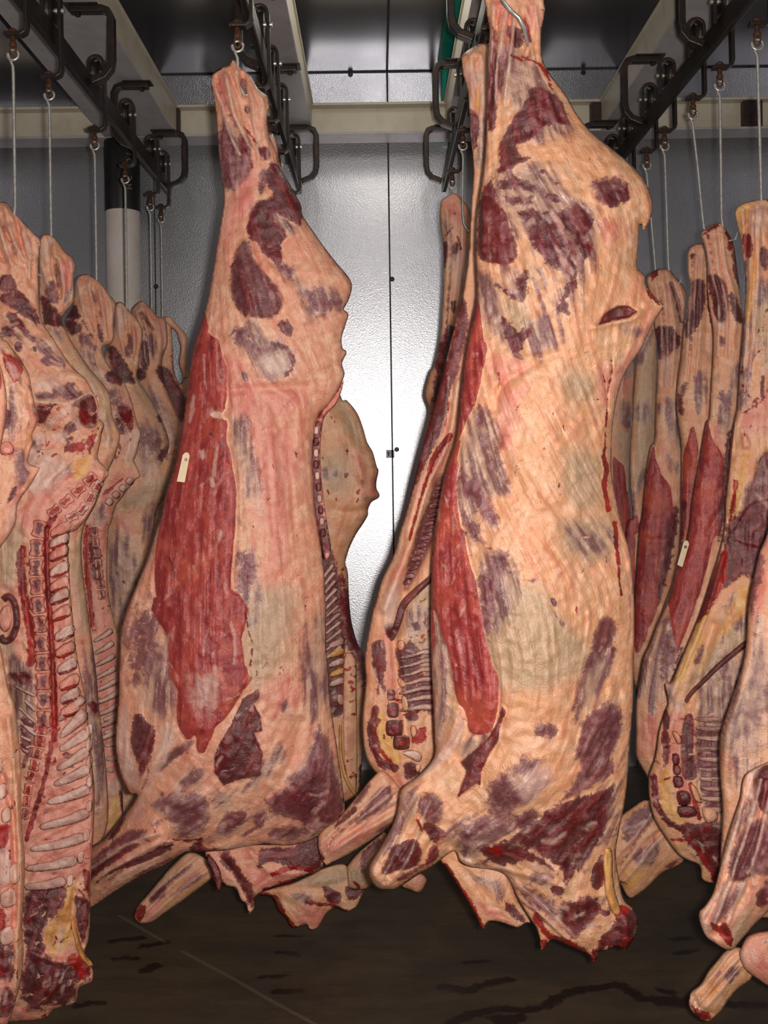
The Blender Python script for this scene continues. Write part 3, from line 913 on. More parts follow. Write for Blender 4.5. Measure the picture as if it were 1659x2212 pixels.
# ====== the biggest side, right of centre ======
t1 = side_of_beef('biggest side of beef, pale fat covered, right of centre with a long red flank muscle', 1105, -40, 2.60)
out = (px_('1052,-40 1050,20 1058,70 1053,130 1052,250 1048,330 1040,400 1030,470 1027,550 1030,640 1014,720 1001,800 993,880 985,950 965,1010 946,1100 934,1200 931,1300 931,1400 935,1500 938,1580 938,1635')
       + pts('B', '330,1230 250,1290 235,1370 215,1450 150,1580 90,1680 92,1740 130,1790 210,1800 270,1765 330,1725 400,1685 470,1630 520,1605 545,1660 600,1685 690,1695 760,1715 800,1760 840,1850 900,1950 925,1985 948,2050 955,2098 985,2070 1010,2050 1060,2065 1100,2085 1190,2125 1218,2168 1240,2110 1300,2100 1330,2080 1375,2098 1415,2050 1440,1960 1420,1900 1370,1850 1345,1750 1328,1620 1345,1500 1366,1400 1386,1250 1400,1050 1415,850 1418,650 1422,400 1412,200 1400,100')
       + pts('M', '1420,1280 1375,1100 1337,900 1330,780 1342,500 1400,230 1480,90 1530,20')
       + pts('A', '1330,1820 1388,1722 1360,1690 1310,1630 1288,1600 1280,1545 1238,1500 1245,1400 1256,1250 1275,1290 1312,1240 1327,1160 1318,1100 1280,1010 1200,920 1090,830 980,740 900,640 855,560 800,480 740,400 708,330 700,200 722,60 715,0 712,-110'))
lay1 = flecks('M', '120,700 480,2200', 40, ['wht', 'drk', 'pnk'], 24, -5, 31, 6, .6) + flecks('M', '560,200 1300,2100', 90, ['bld', 'pnk', 'wht', 'fat'], 6, 20, 32, 4, .8) + flecks('B', '560,1450 1300,2000', 90, ['wht', 'oli', 'pur', 'mem'], 13, 55, 33, 11, 1.8) + flecks('A', '480,950 980,1700', 80, ['mem', 'wht', 'oli', 'mem'], 15, -30, 34, 12, 2.2) + [
    L('mem', 'A', '480,300 600,280 720,420 800,520 860,680 820,760 640,800 560,660 480,560 440,460', 26),
    L('mem', 'A', '460,980 560,940 680,900 760,960 820,1080 1000,1180 1010,1400 900,1620 860,1780 760,1720 800,1560 640,1400 520,1220 440,1100', 22),
    L('drk', 'A', '640,500 700,490 770,530 830,610 852,700 800,700 740,710 680,750 640,790 560,820 600,880 640,890 560,930 470,975 460,920 470,820 500,740 560,640 620,560', 9, .003),
    L('drk', 'A', '400,260 440,270 470,330 440,420 452,560 440,700 402,740 395,600 388,400', 7, 0, .003),
    L('drk', 'A', '520,150 590,160 600,200 590,260 540,260 515,210', 7),
    L('pur', 'A', '460,290 500,300 492,400 480,520 452,480', 7),
    L('drk', 'A', '470,1010 560,1000 640,1020 680,1080 560,1070 480,1070', 13),
    L('drk', 'A', '480,1090 560,1110 650,1100 640,1160 560,1150 500,1130', 12),
    L('drk', 'A', '560,1200 640,1170 700,1190 800,1190 830,1190 900,1150 960,1190 990,1240 960,1310 930,1350 990,1370 980,1420 920,1500 900,1560 880,1640 840,1680 850,1740 790,1700 830,1640 850,1560 770,1510 720,1460 660,1380 620,1270', 11),
    L('drk', 'A', '900,1150 960,1190 990,1240 960,1310 880,1330 840,1300 825,1200 880,1220', 4, -.004),
    L('drk', 'A', '930,1360 990,1370 980,1420 920,1500 850,1510 870,1420', 5, -.003),
    L('drk', 'A', '730,1090 800,1090 810,1130 770,1140 730,1120', 7),
    L('drk', 'A', '680,960 720,950 715,985', 5), L('drk', 'A', '770,1030 800,1025 790,1045', 4),
    L('drk', 'A', '430,970 440,1080 460,1150 500,1200 520,1260 550,1340 565,1440 500,1490 430,1480 345,1440 338,1300 360,1100 400,1010', 8, .004, .004),
    L('mem', 'A', '400,1180 480,1180 520,1300 460,1240', 16),
    L('pur', 'A', '985,1020 1060,1000 1150,1000 1190,1060 1195,1120 1130,1150 1060,1160 1010,1110', 11, .003),
    L('drk', 'A', '1050,1070 1180,1050 1195,1120 1130,1150 1070,1150', 12),
    L('mem', 'A', '340,1520 430,1580 480,1720 560,1900 560,2000 480,1950 400,1800 350,1650', 18),
    L('drk', 'A', '440,1590 540,1630 560,1570 620,1520 625,1620 600,1700 550,1680 490,1650', 11),
    L('oli', 'A', '470,1680 600,1720 640,1830 540,1860', 16),
    L('drk', 'A', '480,1780 560,1850 600,1850 640,1860 610,1920 560,1990 500,1900', 10),
    L('mem', 'A', '640,1800 760,1780 800,1850 760,1960 650,2000 620,1930', 22),
    L('drk', 'A', '800,1700 860,1750 840,1770 790,1730', 8),
    L('drk', 'A', '1015,1832 1060,1760 1130,1722 1190,1722 1240,1752 1190,1785 1110,1800', 3, -.022),
    L('mem', 'A', '1140,1830 1250,1840 1240,1890 1160,1880', 14),
    L('pnk', 'A', '1040,1240 1160,1260 1200,1320 1110,1360 1050,1320', 22),
    L('pnk', 'A', '410,100 440,200 440,280 410,260', 8), L('pnk', 'A', '440,0 560,60 520,140 470,120', 18), L('pnk', 'A', '600,0 720,60 700,180 650,160', 16),
    L('bld', 'A', '600,320 660,345 700,370 735,430 760,500', 7, w=3), L('bld', 'A', '530,310 590,340', 7, w=2), L('bld', 'A', '430,150 440,230', 6, w=2),
    L('bld', 'A', '605,110 625,170 640,230', 4, w=3, h=-.012),
    L('bld', 'A', '1290,1600 1310,1640 1350,1690 1375,1715 1340,1700 1300,1660', 5),
    L('pnk', 'A', '1330,1760 1260,1900 1200,2010 1130,2110 1110,2212', 12, w=8),
    L('red', 'p', '1026,610 1039,690 1046,760 1036,830 1021,880 1004,915 985,960 990,880 1003,790 1014,700', 5, .003),
    L('wht', 'A', '352,1620 372,1760 378,1850', 4, w=2),
    L('red', 'M', '310,-40 470,-30 452,150 400,380 330,495 250,500 280,250', 5, .002),
    L('red', 'M', '300,635 272,760 287,800 270,900 280,1100 310,1290 345,1450 400,1600 430,1800 450,1990 480,2100 500,2260 380,2250 230,2100 130,1800 80,1500 85,1350 110,1100 160,850 215,650', 4, .006, .004),
    L('red', 'B', '540,-40 580,100 625,260 650,420 680,570 710,680 735,725 735,860 725,930 700,1000 640,1020 590,1000 570,900 530,850 510,750 490,600 470,500 430,420 385,300 380,-40', 4, .006, .004),
    L('mem', 'B', '395,400 470,500 505,650 515,800 490,940 440,1080 405,1050 390,800', 14),
    L('red', 'B', '395,300 420,480 410,700 420,1000 400,1060 385,800 385,400', 12),
    L('pnk', 'B', '490,520 600,600 690,860 640,1000 600,900 560,700', 20),
    L('wht', 'B', '470,860 525,900 540,960 500,1030 430,1115 350,1195 280,1240 268,1275 340,1250 425,1185 505,1105 545,1035 565,950', 6, .006),
    L('mem', 'B', '540,1040 640,1030 700,960 640,1100 560,1160', 12),
    L('drk', 'B', '757,872 778,900 750,960 736,1050 690,1120 652,1200 648,1285 630,1262 590,1292 530,1338 562,1240 577,1200 545,1155 610,1100 680,1040 730,960', 3, .010, .004),
    L('mem', 'M', '400,420 470,430 540,560 560,760 600,860 620,960 560,1010 480,1020 500,1120 560,1220 500,1230 420,1130 440,1320 370,1300 290,1080 280,850 320,620', 15),
    L('pur', 'M', '420,350 460,480 450,560 410,520', 10), L('pur', 'M', '290,860 420,940 560,1200 500,1215 400,1080 300,980', 15), L('pur', 'M', '300,1090 420,1260 442,1330 370,1305', 10),
    L('pur', 'M', '640,0 720,60 720,85 670,70', 5), L('drk', 'M', '555,180 565,230 552,300', 4, w=2),
    L('oli', 'M', '400,1580 520,1530 640,1590 860,1640 960,1800 1040,1900 1150,2000 1190,2120 1160,2240 500,2240 450,2000 430,1750', 26),
    L('oli', 'B', '660,480 1000,440 1080,600 1050,750 900,800 740,760 690,650', 26),
    L('oli', 'M', '1020,180 1200,200 1220,330 1100,400 1000,300', 24), L('oli', 'M', '980,1200 1290,1150 1340,1300 1300,1420 1100,1460 980,1350', 26), L('oli', 'M', '1040,700 1230,760 1250,1050 1100,1100 1000,900', 30),
    L('mem', 'M', '1000,1230 1200,1230 1330,1300 1290,1400 1100,1370', 24),
    L('pur', 'M', '415,1560 520,1560 545,1720 500,1950 475,2180 440,1900', 20), L('pur', 'M', '500,1390 620,1410 640,1520 520,1530', 18), L('mem', 'M', '440,1450 660,1440 700,1650 640,1820 520,1960 460,1800', 20),
    L('drk', 'M', '915,1715 945,1710 960,1760 930,1770', 4), L('pur', 'M', '940,1790 965,1850 1010,1890 990,1910 950,1840', 8), L('pur', 'M', '710,1590 800,1580 790,1600', 7),
    L('pur', 'M', '1250,1880 1350,1890 1340,2000 1290,2080 1200,2150 1180,2100 1230,1980', 9), L('pur', 'M', '1330,2030 1370,2060 1320,2150 1290,2120', 9),
    L('pur', 'B', '1245,440 1330,460 1312,560 1240,640 1170,740 1105,960 1130,820 1200,600', 9),
    L('mem', 'B', '1200,640 1300,570 1330,640 1200,860 1130,960 1150,800', 14),
    L('pur', 'B', '1160,950 1260,870 1350,880 1352,1000 1300,1120 1320,1200 1250,1250 1120,1330 1050,1350 1130,1240 1150,1170 1120,1110 1150,1000', 10, .003),
    L('mem', 'B', '1240,900 1360,860 1370,1080 1300,1160 1220,1080', 22),
    L('drk', 'B', '1130,1330 1260,1300 1322,1250 1285,1400 1262,1500 1200,1620 1085,1760 1040,1680 950,1625 870,1590 790,1560 900,1470 1000,1400', 12, .003),
    L('mem', 'B', '1250,1330 1340,1260 1330,1420 1280,1560 1220,1560', 22),
    L('pur', 'B', '690,1280 780,1200 860,1140 950,1150 930,1200 860,1220 800,1260 870,1340 840,1380 740,1440 690,1400', 16),
    L('mem', 'B', '700,1270 880,1190 960,1240 940,1340 840,1380 740,1400', 20), L('wht', 'B', '860,1230 960,1180 1000,1210 920,1330 860,1330', 22),
    L('pur', 'B', '925,980 1020,960 1030,1020 940,1030', 13),
    L('mem', 'B', '520,1480 620,1420 740,1450 880,1400 950,1430 860,1500 720,1570 640,1640 560,1650 510,1560', 18), L('pur', 'B', '530,1500 640,1440 700,1460 620,1540 560,1620', 18), L('pur', 'B', '740,1480 880,1410 950,1430 850,1500', 14),
    L('drk', 'B', '650,1590 730,1570 790,1550 870,1590 960,1640 1060,1740 1080,1775 1000,1700 900,1650 760,1680 680,1640', 10),
    L('bld', 'B', '680,1590 720,1580 760,1600 730,1625', 9),
    L('pur', 'B', '330,1340 400,1310 450,1340 460,1400 440,1460 380,1450 330,1400', 9, .004),
    L('mem', 'B', '260,1330 330,1300 330,1420 250,1460', 18),
    L('drk', 'B', '250,1560 320,1540 350,1590 330,1680 230,1700 150,1720 180,1640 210,1580', 7, .005, .004),
    L('drk', 'B', '395,1570 432,1590 422,1650 340,1695 240,1755 225,1745 310,1690 370,1655', 7, .004, .003),
    L('pur', 'B', '240,1440 252,1500 190,1580 150,1640 170,1560 215,1460', 8, .003),
    L('drk', 'B', '370,1470 440,1480 470,1530 420,1560 380,1530', 8), L('bld', 'B', '330,1450 350,1500', 6, w=3),
    L('drk', 'B', '1130,1860 1210,1830 1260,1900 1200,1960 1150,2010 1110,2050 1060,1960 1050,1870', 11), L('drk', 'B', '1000,1790 1060,1780 1060,1830 1010,1820', 9), L('pur', 'B', '900,1720 1000,1730 1000,1760 920,1770', 10),
    L('pur', 'B', '820,1760 960,1820 1040,1900 1010,1960 900,1860', 16),
    L('drk', 'B', '1240,1640 1270,1630 1272,1760 1222,1800 1200,1740', 5), L('drk', 'B', '1260,1905 1300,1905 1295,1935 1262,1930', 4),
    L('drk', 'B', '1310,1980 1360,1900 1430,1900 1440,1960 1410,2060 1380,2095 1300,2080 1240,2110 1250,2040', 9), L('bld', 'B', '1340,1880 1400,1890 1370,1930 1320,1930', 8),
    L('bld', 'B', '925,1930 960,1990 1010,2040 1080,2060 1180,2120 1225,2160', 10, w=7), L('bld', 'B', '1300,2090 1380,2080 1410,2050', 8, w=6),
    L('bld', 'M', '1330,90 1332,180 1305,300 1300,450', 4, w=1.6, h=-.006), L('bld', 'M', '1300,450 1290,600 1280,750', 4, w=2.4), L('bld', 'M', '1280,750 1300,850 1280,930 1300,1040 1310,1110', 5, w=5),
    L('bld', 'M', '1355,1200 1365,1350 1380,1480', 5, w=4.5), L('bld', 'M', '1380,1480 1385,1600 1400,1690', 5, w=2.5),
    L('pnk', 'M', '560,330 640,280 760,250 740,330 680,420 700,520 640,640 600,700 570,600 560,450', 14), L('pnk', 'M', '480,80 640,60 780,130 680,200 560,260', 14), L('pnk', 'M', '1230,160 1310,120 1310,330 1260,400', 14),
    L('pnk', 'M', '1320,1000 1370,1080 1420,1280 1470,1560 1450,1760', 12, w=6),
]
rel1 = [R('M', '800,120 700,180 620,230 560,300 545,420', 9, -.014), R('A', '560,1990 640,2020 800,1990', 10, -.008), G('A', '760,1500', 120, 150, .02), G('A', '1150,1050', 70, 90, .02), G('A', '450,1300', 45, 90, .015),
        R('A', '1000,1840 1100,1815 1200,1800 1260,1760', 7, .012), R('A', '455,1000 480,1180 580,1280 660,1400 760,1540', 9, .006), R('A', '470,330 470,600 450,900', 8, -.006), R('A', '600,330 640,230 610,110', 8, -.018),
        G('M', '900,800', 110, 160, .03), G('M', '800,2000', 120, 180, .035), R('M', '600,640 740,900 860,1080', 12, .008), R('M', '1340,560 1330,900 1380,1200 1420,1500', 10, -.008), R('B', '1345,800 1350,940 1330,1060', 7, -.006),
        G('B', '330,1400', 40, 50, .045), G('B', '260,1650', 55, 55, .05), G('B', '140,1740', 30, 30, .03), R('B', '480,1560 520,1600 600,1640', 10, -.02), G('B', '880,1280', 60, 50, .02), G('B', '600,1560', 60, 50, .02),
        R('B', '520,1680 700,1690 840,1790 960,1960', 9, -.006), R('B', '760,1700 860,1720 1000,1760 1060,1790', 7, .01), R('B', '960,1650 1060,1760 1180,1900', 9, .006), G('B', '1390,1970', 20, 26, .02), R('B', '820,1760 960,1930 1120,2080', 6, .01), R('B', '1290,1640 1250,1780 1240,1900', 7, -.008),
        R('B', '270,1270 350,1200 430,1110 500,1020 530,900', 9, .014), R('B', '690,640 740,860 660,1000', 9, -.006)]
B1 = flesh('body', t1, out, 2.60, 170, .62, .36, 3.2, lay1, rel1, .008, .74, nscale=60, flow=[
    ('p', '1200,430', -32, 110), ('p', '1110,260', -8, 70), ('p', '1060,520', 8, 60), ('p', '1180,560', -28, 110), ('p', '1300,380', -38, 80), ('p', '1150,700', -14, 90), ('p', '1310,620', 20, 80), ('p', '1330,410', -12, 60),
    ('p', '1060,950', -16, 80), ('p', '1180,900', -28, 120), ('p', '1070,1130', -22, 70), ('p', '1230,1150', -40, 120), ('p', '1180,1350', -10, 140), ('p', '980,1250', -3, 60), ('p', '1000,1450', -8, 60), ('p', '1290,1400', 28, 70), ('p', '1310,1600', 32, 80),
    ('p', '1160,1600', 15, 120), ('p', '1000,1580', 30, 60), ('p', '920,1680', 48, 60), ('p', '880,1800', 36, 80), ('p', '1040,1760', 58, 80), ('p', '1130,1680', 52, 80), ('p', '1200,1800', 42, 90), ('p', '1240,1720', 50, 80), ('p', '1120,1880', -62, 70), ('p', '1180,1960', -44, 70), ('p', '1260,1900', 12, 60), ('p', '1050,1640', 20, 40)],
    sin=[('A', '500,40 480,220 450,420 440,600', 26, 3, .008), ('A', '640,40 660,180 680,340', 12, 2, .006), ('B', '330,1330 250,1560 140,1750', 30, 3, .006), ('B', '560,1700 800,1800 1100,2060', 20, 3, .004)])
o = pts('B', '430,1610 480,1700 540,1790 590,1870 625,1930 660,2000 675,1975 700,1955 760,1965 830,1990 880,1965 900,1960 840,1860 800,1760 760,1690 640,1660 520,1590')
flesh('neck_flap', t1, o, 2.70, 30, .5, .4, 3.5, [L('drk', 'B', '760,1850 840,1900 870,1960 800,1930', 10), L('mem', 'B', '600,1720 720,1740 760,1840 660,1800', 16), L('bld', 'B', '470,1680 540,1790 600,1880 650,1985', 8, w=7),
      L('bld', 'B', '700,1960 830,1990', 7, w=3), L('pnk', 'B', '600,1850 740,1900 800,1960 680,1940', 14)], [R('B', '500,1640 620,1760 760,1930', 8, -.006)], .004, .75)
on_body('neck_ligament', t1, B1, strip_outline(pts('B', '1290,1600 1290,1720 1302,1820 1335,1915'), [8, 10, 11, 9]), 'yel', .9, warm=1, label='smooth yellow neck ligament')
for a, b in ((0, '945,2060 960,2098 985,2072 975,2040'), (1, '1205,2110 1217,2172 1240,2120 1230,2090'), (2, '1350,2050 1375,2105 1400,2060 1385,2030')):
    on_body('neck_scrap', t1, B1, pts('B', b), 'pnk', .9, [L('bld', 'B', b, 10)], label='torn scrap hanging from the neck')

# ====== left centre side ======
t2 = side_of_beef('large side of beef left of centre with a paper tag on its red flank', 534, 140, 3.05)
out = (pts('C', '160,170 210,130 262,112 285,75 330,130 385,170 432,250 490,300 502,370 490,430 502,530 545,640 562,720 612,800 662,890 692,950 702,1010 762,1100 832,1200 902,1290 962,1360 996,1420 986,1490 958,1552 946,1570 975,1600 960,1660 935,1740 940,1800')
       + pts('E', '1403,215 1405,235 1380,290 1395,350 1380,400 1345,470 1296,540 1242,600 1217,700 1202,830 1212,1000 1218,1150 1242,1300 1262,1450 1277,1600 1282,1800 1287,2000')
       + pts('D', '1285,0 1275,150 1290,350 1300,500 1320,650 1350,850 1370,1000 1378,1120 1330,1190 1260,1230 1160,1270 1060,1285 960,1275 860,1290 760,1310 640,1318 540,1322 430,1390 300,1450 150,1540 60,1600 0,1630 -60,1640 -60,1370 0,1330 60,1280 120,1240 180,1170 250,1080 285,1015 245,1010 212,950 187,880 170,750 178,600 188,480 190,360')
       + pts('E', '58,1920 68,1850 100,1750 160,1600 222,1450 267,1300 302,1200 332,1050 382,900 412,750 442,560 462,400 482,250 512,130')
       + pts('C', '120,1570 155,1400 190,1180 217,1020 232,900 217,800 202,650 190,500 180,370 163,290 155,230'))
lay2 = flecks('D', '700,480 940,940', 26, ['mem', 'wht', 'bld'], 12, 40, 21, 4, 1) + flecks('E', '300,100 720,2200', 60, ['wht', 'drk', 'pnk'], 22, 3, 22, 6, .6) + flecks('E', '780,600 1250,2200', 50, ['bld', 'pnk', 'wht'], 7, 0, 23, 4, .8) + flecks('D', '300,950 1300,1280', 60, ['wht', 'pur', 'mem'], 14, 60, 24, 10, 1.6) + [
    L('mem', 'C', '230,440 300,470 330,620 330,780 300,860 225,850 200,600', 12),
    L('pur', 'C', '230,450 280,520 310,620 320,740 300,840 230,850 210,720 200,560', 9, .004), L('pur', 'C', '320,540 390,560 402,680 370,800 330,760 318,650', 8, .003),
    L('drk', 'C', '440,610 490,600 512,650 480,680', 6), L('pur', 'C', '450,750 482,720 492,800 460,880 435,870', 7),
    L('drk', 'C', '500,700 560,715 620,800 662,890 692,950 700,1030 680,1070 620,1040 560,1000 530,1010 550,1060 600,1110 590,1160 570,1190 580,1290 540,1300 470,1240 440,1190 390,1150 370,1110 370,1050 400,990 430,930 500,910 520,870 490,830', 7, .005, .003),
    L('mem', 'C', '390,1000 430,930 490,920 485,980 440,1040 430,1110 380,1110', 11),
    L('mem', 'C', '530,1010 560,1000 620,1040 680,1075 640,1110 590,1100', 12),
    L('pur', 'C', '340,1150 390,1180 400,1250 440,1300 500,1380 560,1450 585,1520 560,1590 500,1620 420,1620 340,1590 290,1530 270,1430 280,1300 310,1210', 8, .006, .004),
    L('drk', 'C', '300,1280 340,1320 380,1420 480,1500 560,1520 540,1590 420,1600 340,1560 300,1460', 24),
    L('mem', 'C', '540,1300 660,1330 700,1420 760,1440 900,1460 930,1540 880,1580 800,1600 770,1680 730,1620 700,1500 640,1400', 18),
    L('pur', 'C', '560,1300 640,1330 650,1400 590,1370', 9), L('pur', 'C', '730,1470 820,1500 900,1510 930,1540 850,1570 760,1580', 17),
    L('mem', 'C', '280,1680 420,1650 470,1700 560,1760 640,1830 650,1900 610,1970 540,1990 440,1960 400,1860 330,1800 280,1740', 14),
    L('pur', 'C', '280,1690 380,1680 400,1760 480,1800 560,1790 500,1880 420,1820 330,1790', 20),
    L('wht', 'C', '480,1830 600,1850 620,1930 520,1960 450,1920', 18),
    L('drk', 'C', '560,1650 600,1630 642,1680 622,1730 570,1700', 9), L('drk', 'C', '615,1830 652,1850 652,1920 610,1970 590,1950 630,1910', 7), L('drk', 'C', '520,1770 600,1780 610,1810 540,1800', 9),
    L('mem', 'C', '330,1950 370,1945 375,1985 345,1990', 4),
    L('pnk', 'C', '240,1850 300,1900 400,1980 520,2040 640,2080 500,2140 340,2120 250,2000', 16), L('pnk', 'E', '700,560 900,440 1150,460 1100,560 960,620 820,600', 14),
    L('pnk', 'C', '220,900 350,850 420,900 360,1000 260,1180 210,1200', 20), L('pnk', 'C', '300,620 420,700 450,800 330,900 270,880', 20), L('pnk', 'C', '170,170 240,250 230,380 180,330', 14),
    L('pnk', 'E', '820,640 1060,620 1100,900 1060,1300 960,1600 900,1300 880,1000', 36),
    L('pnk', 'E', '700,240 800,300 820,480 760,620 700,600', 18),
    L('bld', 'C', '330,560 370,640 400,720', 6, w=2), L('bld', 'C', '350,480 400,540 440,600', 6, w=1.5), L('bld', 'C', '160,160 210,130', 5, w=3),
    L('drk', 'C', '340,195 360,240 352,300 335,260', 4, h=-.03), L('drk', 'C', '365,350 385,385 372,400 355,375', 3, h=-.03),
    L('red', 'E', '545,-30 580,60 580,110 640,155 662,250 690,330 682,560 606,580 604,612 690,632 690,740 715,850 722,900 745,1030 745,1150 740,1280 725,1450 722,1640 777,1690 775,1900 778,2240 395,2240 340,1950 300,1800 265,1640 262,1450 290,1250 300,1180 320,1030 370,830 420,600 440,400 490,150', 4, .006, .004),
    L('red', 'D', '370,-20 835,-20 835,200 830,400 862,400 842,470 760,600 700,660 690,680 640,790 600,785 590,700 550,730 500,650 490,550 500,400 450,200', 4, .006, .004),
    L('wht', 'E', '590,575 640,570 650,625 600,605', 10), L('wht', 'E', '530,810 555,805 560,850 535,860', 8),
    L('wht', 'E', '640,780 625,880 610,960', 5, w=1), L('wht', 'D', '780,120 800,200 790,330', 8, w=2), L('wht', 'E', '600,980 608,1020', 2, w=3), L('wht', 'E', '480,540 470,640', 4, w=1.5), L('wht', 'E', '555,240 560,420', 4, w=1.5),
    L('pnk', 'D', '530,420 640,340 720,380 770,480 700,570 600,590 530,510', 36), L('wht', 'D', '600,420 700,370 680,520 600,560', 36),
    L('yel', 'D', '800,60 830,120 820,330 780,400 760,250', 20),
    L('bld', 'D', '855,60 875,180', 4, w=1.6), L('bld', 'D', '890,250 880,340', 4, w=2), L('bld', 'D', '970,320 945,350', 3, w=1.5), L('red', 'D', '840,420 860,340 870,390 890,400 850,460', 4),
    L('mem', 'E', '720,620 800,640 830,780 880,1000 890,1180 830,1120 770,1000 730,840', 16), L('mem', 'E', '750,1430 860,1440 880,1560 830,1700 760,1680 740,1560', 18), L('pur', 'E', '760,1450 850,1450 840,1600 770,1650', 24),
    L('oli', 'E', '780,1700 1000,1620 1120,1700 1080,1900 1000,2100 850,2240 790,2100', 30), L('mem', 'E', '860,1560 900,1620 880,1800 840,1860', 12),
    L('mem', 'E', '750,1200 800,1270 780,1290 745,1240', 6),
    L('mem', 'D', '1180,200 1260,60 1290,340 1300,480 1240,620 1180,560 1160,400', 18), L('mem', 'D', '1040,560 1080,520 1090,600', 8),
    L('pnk', 'D', '950,420 1080,400 1120,520 1040,580 960,540', 30),
    L('drk', 'D', '925,455 930,520 902,540 935,600 945,680 900,690 940,780 950,800 935,870 935,915 800,945 740,970 690,900 690,810 720,740 780,640 840,510', 3, .006, .004),
    L('mem', 'D', '710,800 780,720 860,590 820,700 760,800 740,860', 8), L('mem', 'D', '800,790 930,710 920,740 830,800', 5), L('pnk', 'D', '900,690 935,690 930,760 850,760', 8),
    L('mem', 'D', '260,150 400,-20 430,150 460,300 490,500 400,600 320,560 300,350', 34), L('pnk', 'D', '360,330 480,330 500,500 420,560 370,480', 24), L('pur', 'D', '270,100 340,40 400,120 340,330 260,420', 40),
    L('wht', 'D', '190,600 230,560 250,750 290,980 220,930 180,780', 12),
    L('drk', 'D', '265,600 300,590 332,630 382,680 372,760 342,850 302,930 280,830 250,750 260,670', 7, .004),
    L('drk', 'D', '345,880 330,960 270,1040 230,1130 170,1230 130,1250 190,1160 250,1090 300,1000', 5, -.004),
    L('wht', 'D', '430,640 500,680 480,760 420,860 350,980 300,1110 260,1150 330,980 380,820', 16),
    L('pur', 'D', '580,730 560,775 480,835 420,885 380,905 420,820 500,760', 7),
    L('mem', 'D', '370,1050 430,1020 560,1010 640,1020 655,1120 640,1190 560,1240 480,1210 460,1150 380,1110', 9, .004),
    L('pur', 'D', '390,1050 450,1025 640,1030 650,1120 620,1190 560,1230 490,1200 460,1140', 26),
    L('mem', 'D', '480,940 560,890 640,900 620,960 540,970', 15), L('mem', 'D', '680,1010 760,990 780,1060 700,1090', 15),
    L('pur', 'D', '700,1190 760,1120 850,1100 862,1140 800,1200 720,1232', 7, .003),
    L('mem', 'D', '950,840 1040,760 1060,800 1000,900 900,1000 880,960', 12), L('mem', 'D', '1010,930 1120,900 1200,760 1240,660 1290,760 1350,900 1330,980', 12),
    L('pur', 'D', '1180,850 1230,680 1250,660 1280,800 1340,950 1375,1110 1280,1205 1170,1190 1100,1140 1000,1120 960,1050 1050,990 1130,900', 11, .004),
    L('drk', 'D', '1060,1060 1150,930 1230,860 1280,1000 1290,1150 1180,1160', 34),
    L('pur', 'D', '830,1230 880,1200 960,1130 960,1170 880,1220 840,1245', 7), L('pur', 'D', '900,1130 960,1090 950,1150 900,1190', 8),
    L('pur', 'D', '980,1200 1100,1180 1200,1210 1100,1260 990,1250', 16),
    L('drk', 'D', '560,1310 620,1240 640,1290 760,1310 640,1325', 8), L('bld', 'D', '380,1220 350,1160', 3, w=1), L('bld', 'D', '470,1250 540,1260 620,1250', 6, w=2),
    L('pur', 'c', '800,900 900,830 1010,800 1060,830 1000,890 900,910 780,980 670,1080 660,1020', 8), L('drk', 'c', '640,1100 780,1000 920,915 1010,915 900,990 850,1030 720,1120 640,1180', 7, .004),
    L('drk', 'c', '1200,900 1242,900 1232,950 1130,1010 1000,1060 900,1092 830,1112 760,1152 660,1230 720,1160 900,1040 1050,990', 6, .004), L('pur', 'c', '1250,1010 1150,1080 1040,1130 960,1160 1080,1080', 6),
]
rel2 = [R('C', '345,130 352,280 375,390 420,560', 9, -.022), R('C', '420,200 450,400 470,560', 8, .01), R('C', '250,200 280,420', 8, .008), G('C', '430,1480', 60, 70, .03), G('C', '600,950', 50, 70, .02), R('C', '380,1160 520,1330 640,1480 720,1640', 10, .007),
        G('C', '860,1400', 60, 60, .02), R('E', '700,460 900,440 1160,430', 10, -.008), G('E', '1000,1000', 70, 160, .02), R('E', '920,560 960,900 980,1100', 14, .010), R('E', '1040,700 1060,1000 1100,1250', 12, -.006),
        R('E', '690,300 700,800 745,1150 722,1640', 8, -.004), G('D', '1050,200', 60, 120, .025), R('D', '1140,640 1100,850 980,1040 880,1200', 14, -.012), G('D', '1200,1000', 60, 70, .03), G('D', '520,1110', 70, 60, .035), G('D', '330,1250', 90, 40, .05), G('D', '150,1400', 80, 45, .04),
        R('D', '300,1450 430,1200 540,1010', 14, -.010), R('D', '250,1080 350,880 480,680', 10, .012), R('D', '470,1250 640,1280 800,1230', 12, -.015), R('D', '1280,600 1330,900 1370,1080', 8, -.004)]
leg_back = lambda x, y: 3.05 + .20 * sstep((340 - x) / 240) * sstep((y - 1600) / 160)     # the fore shank swings away to the left
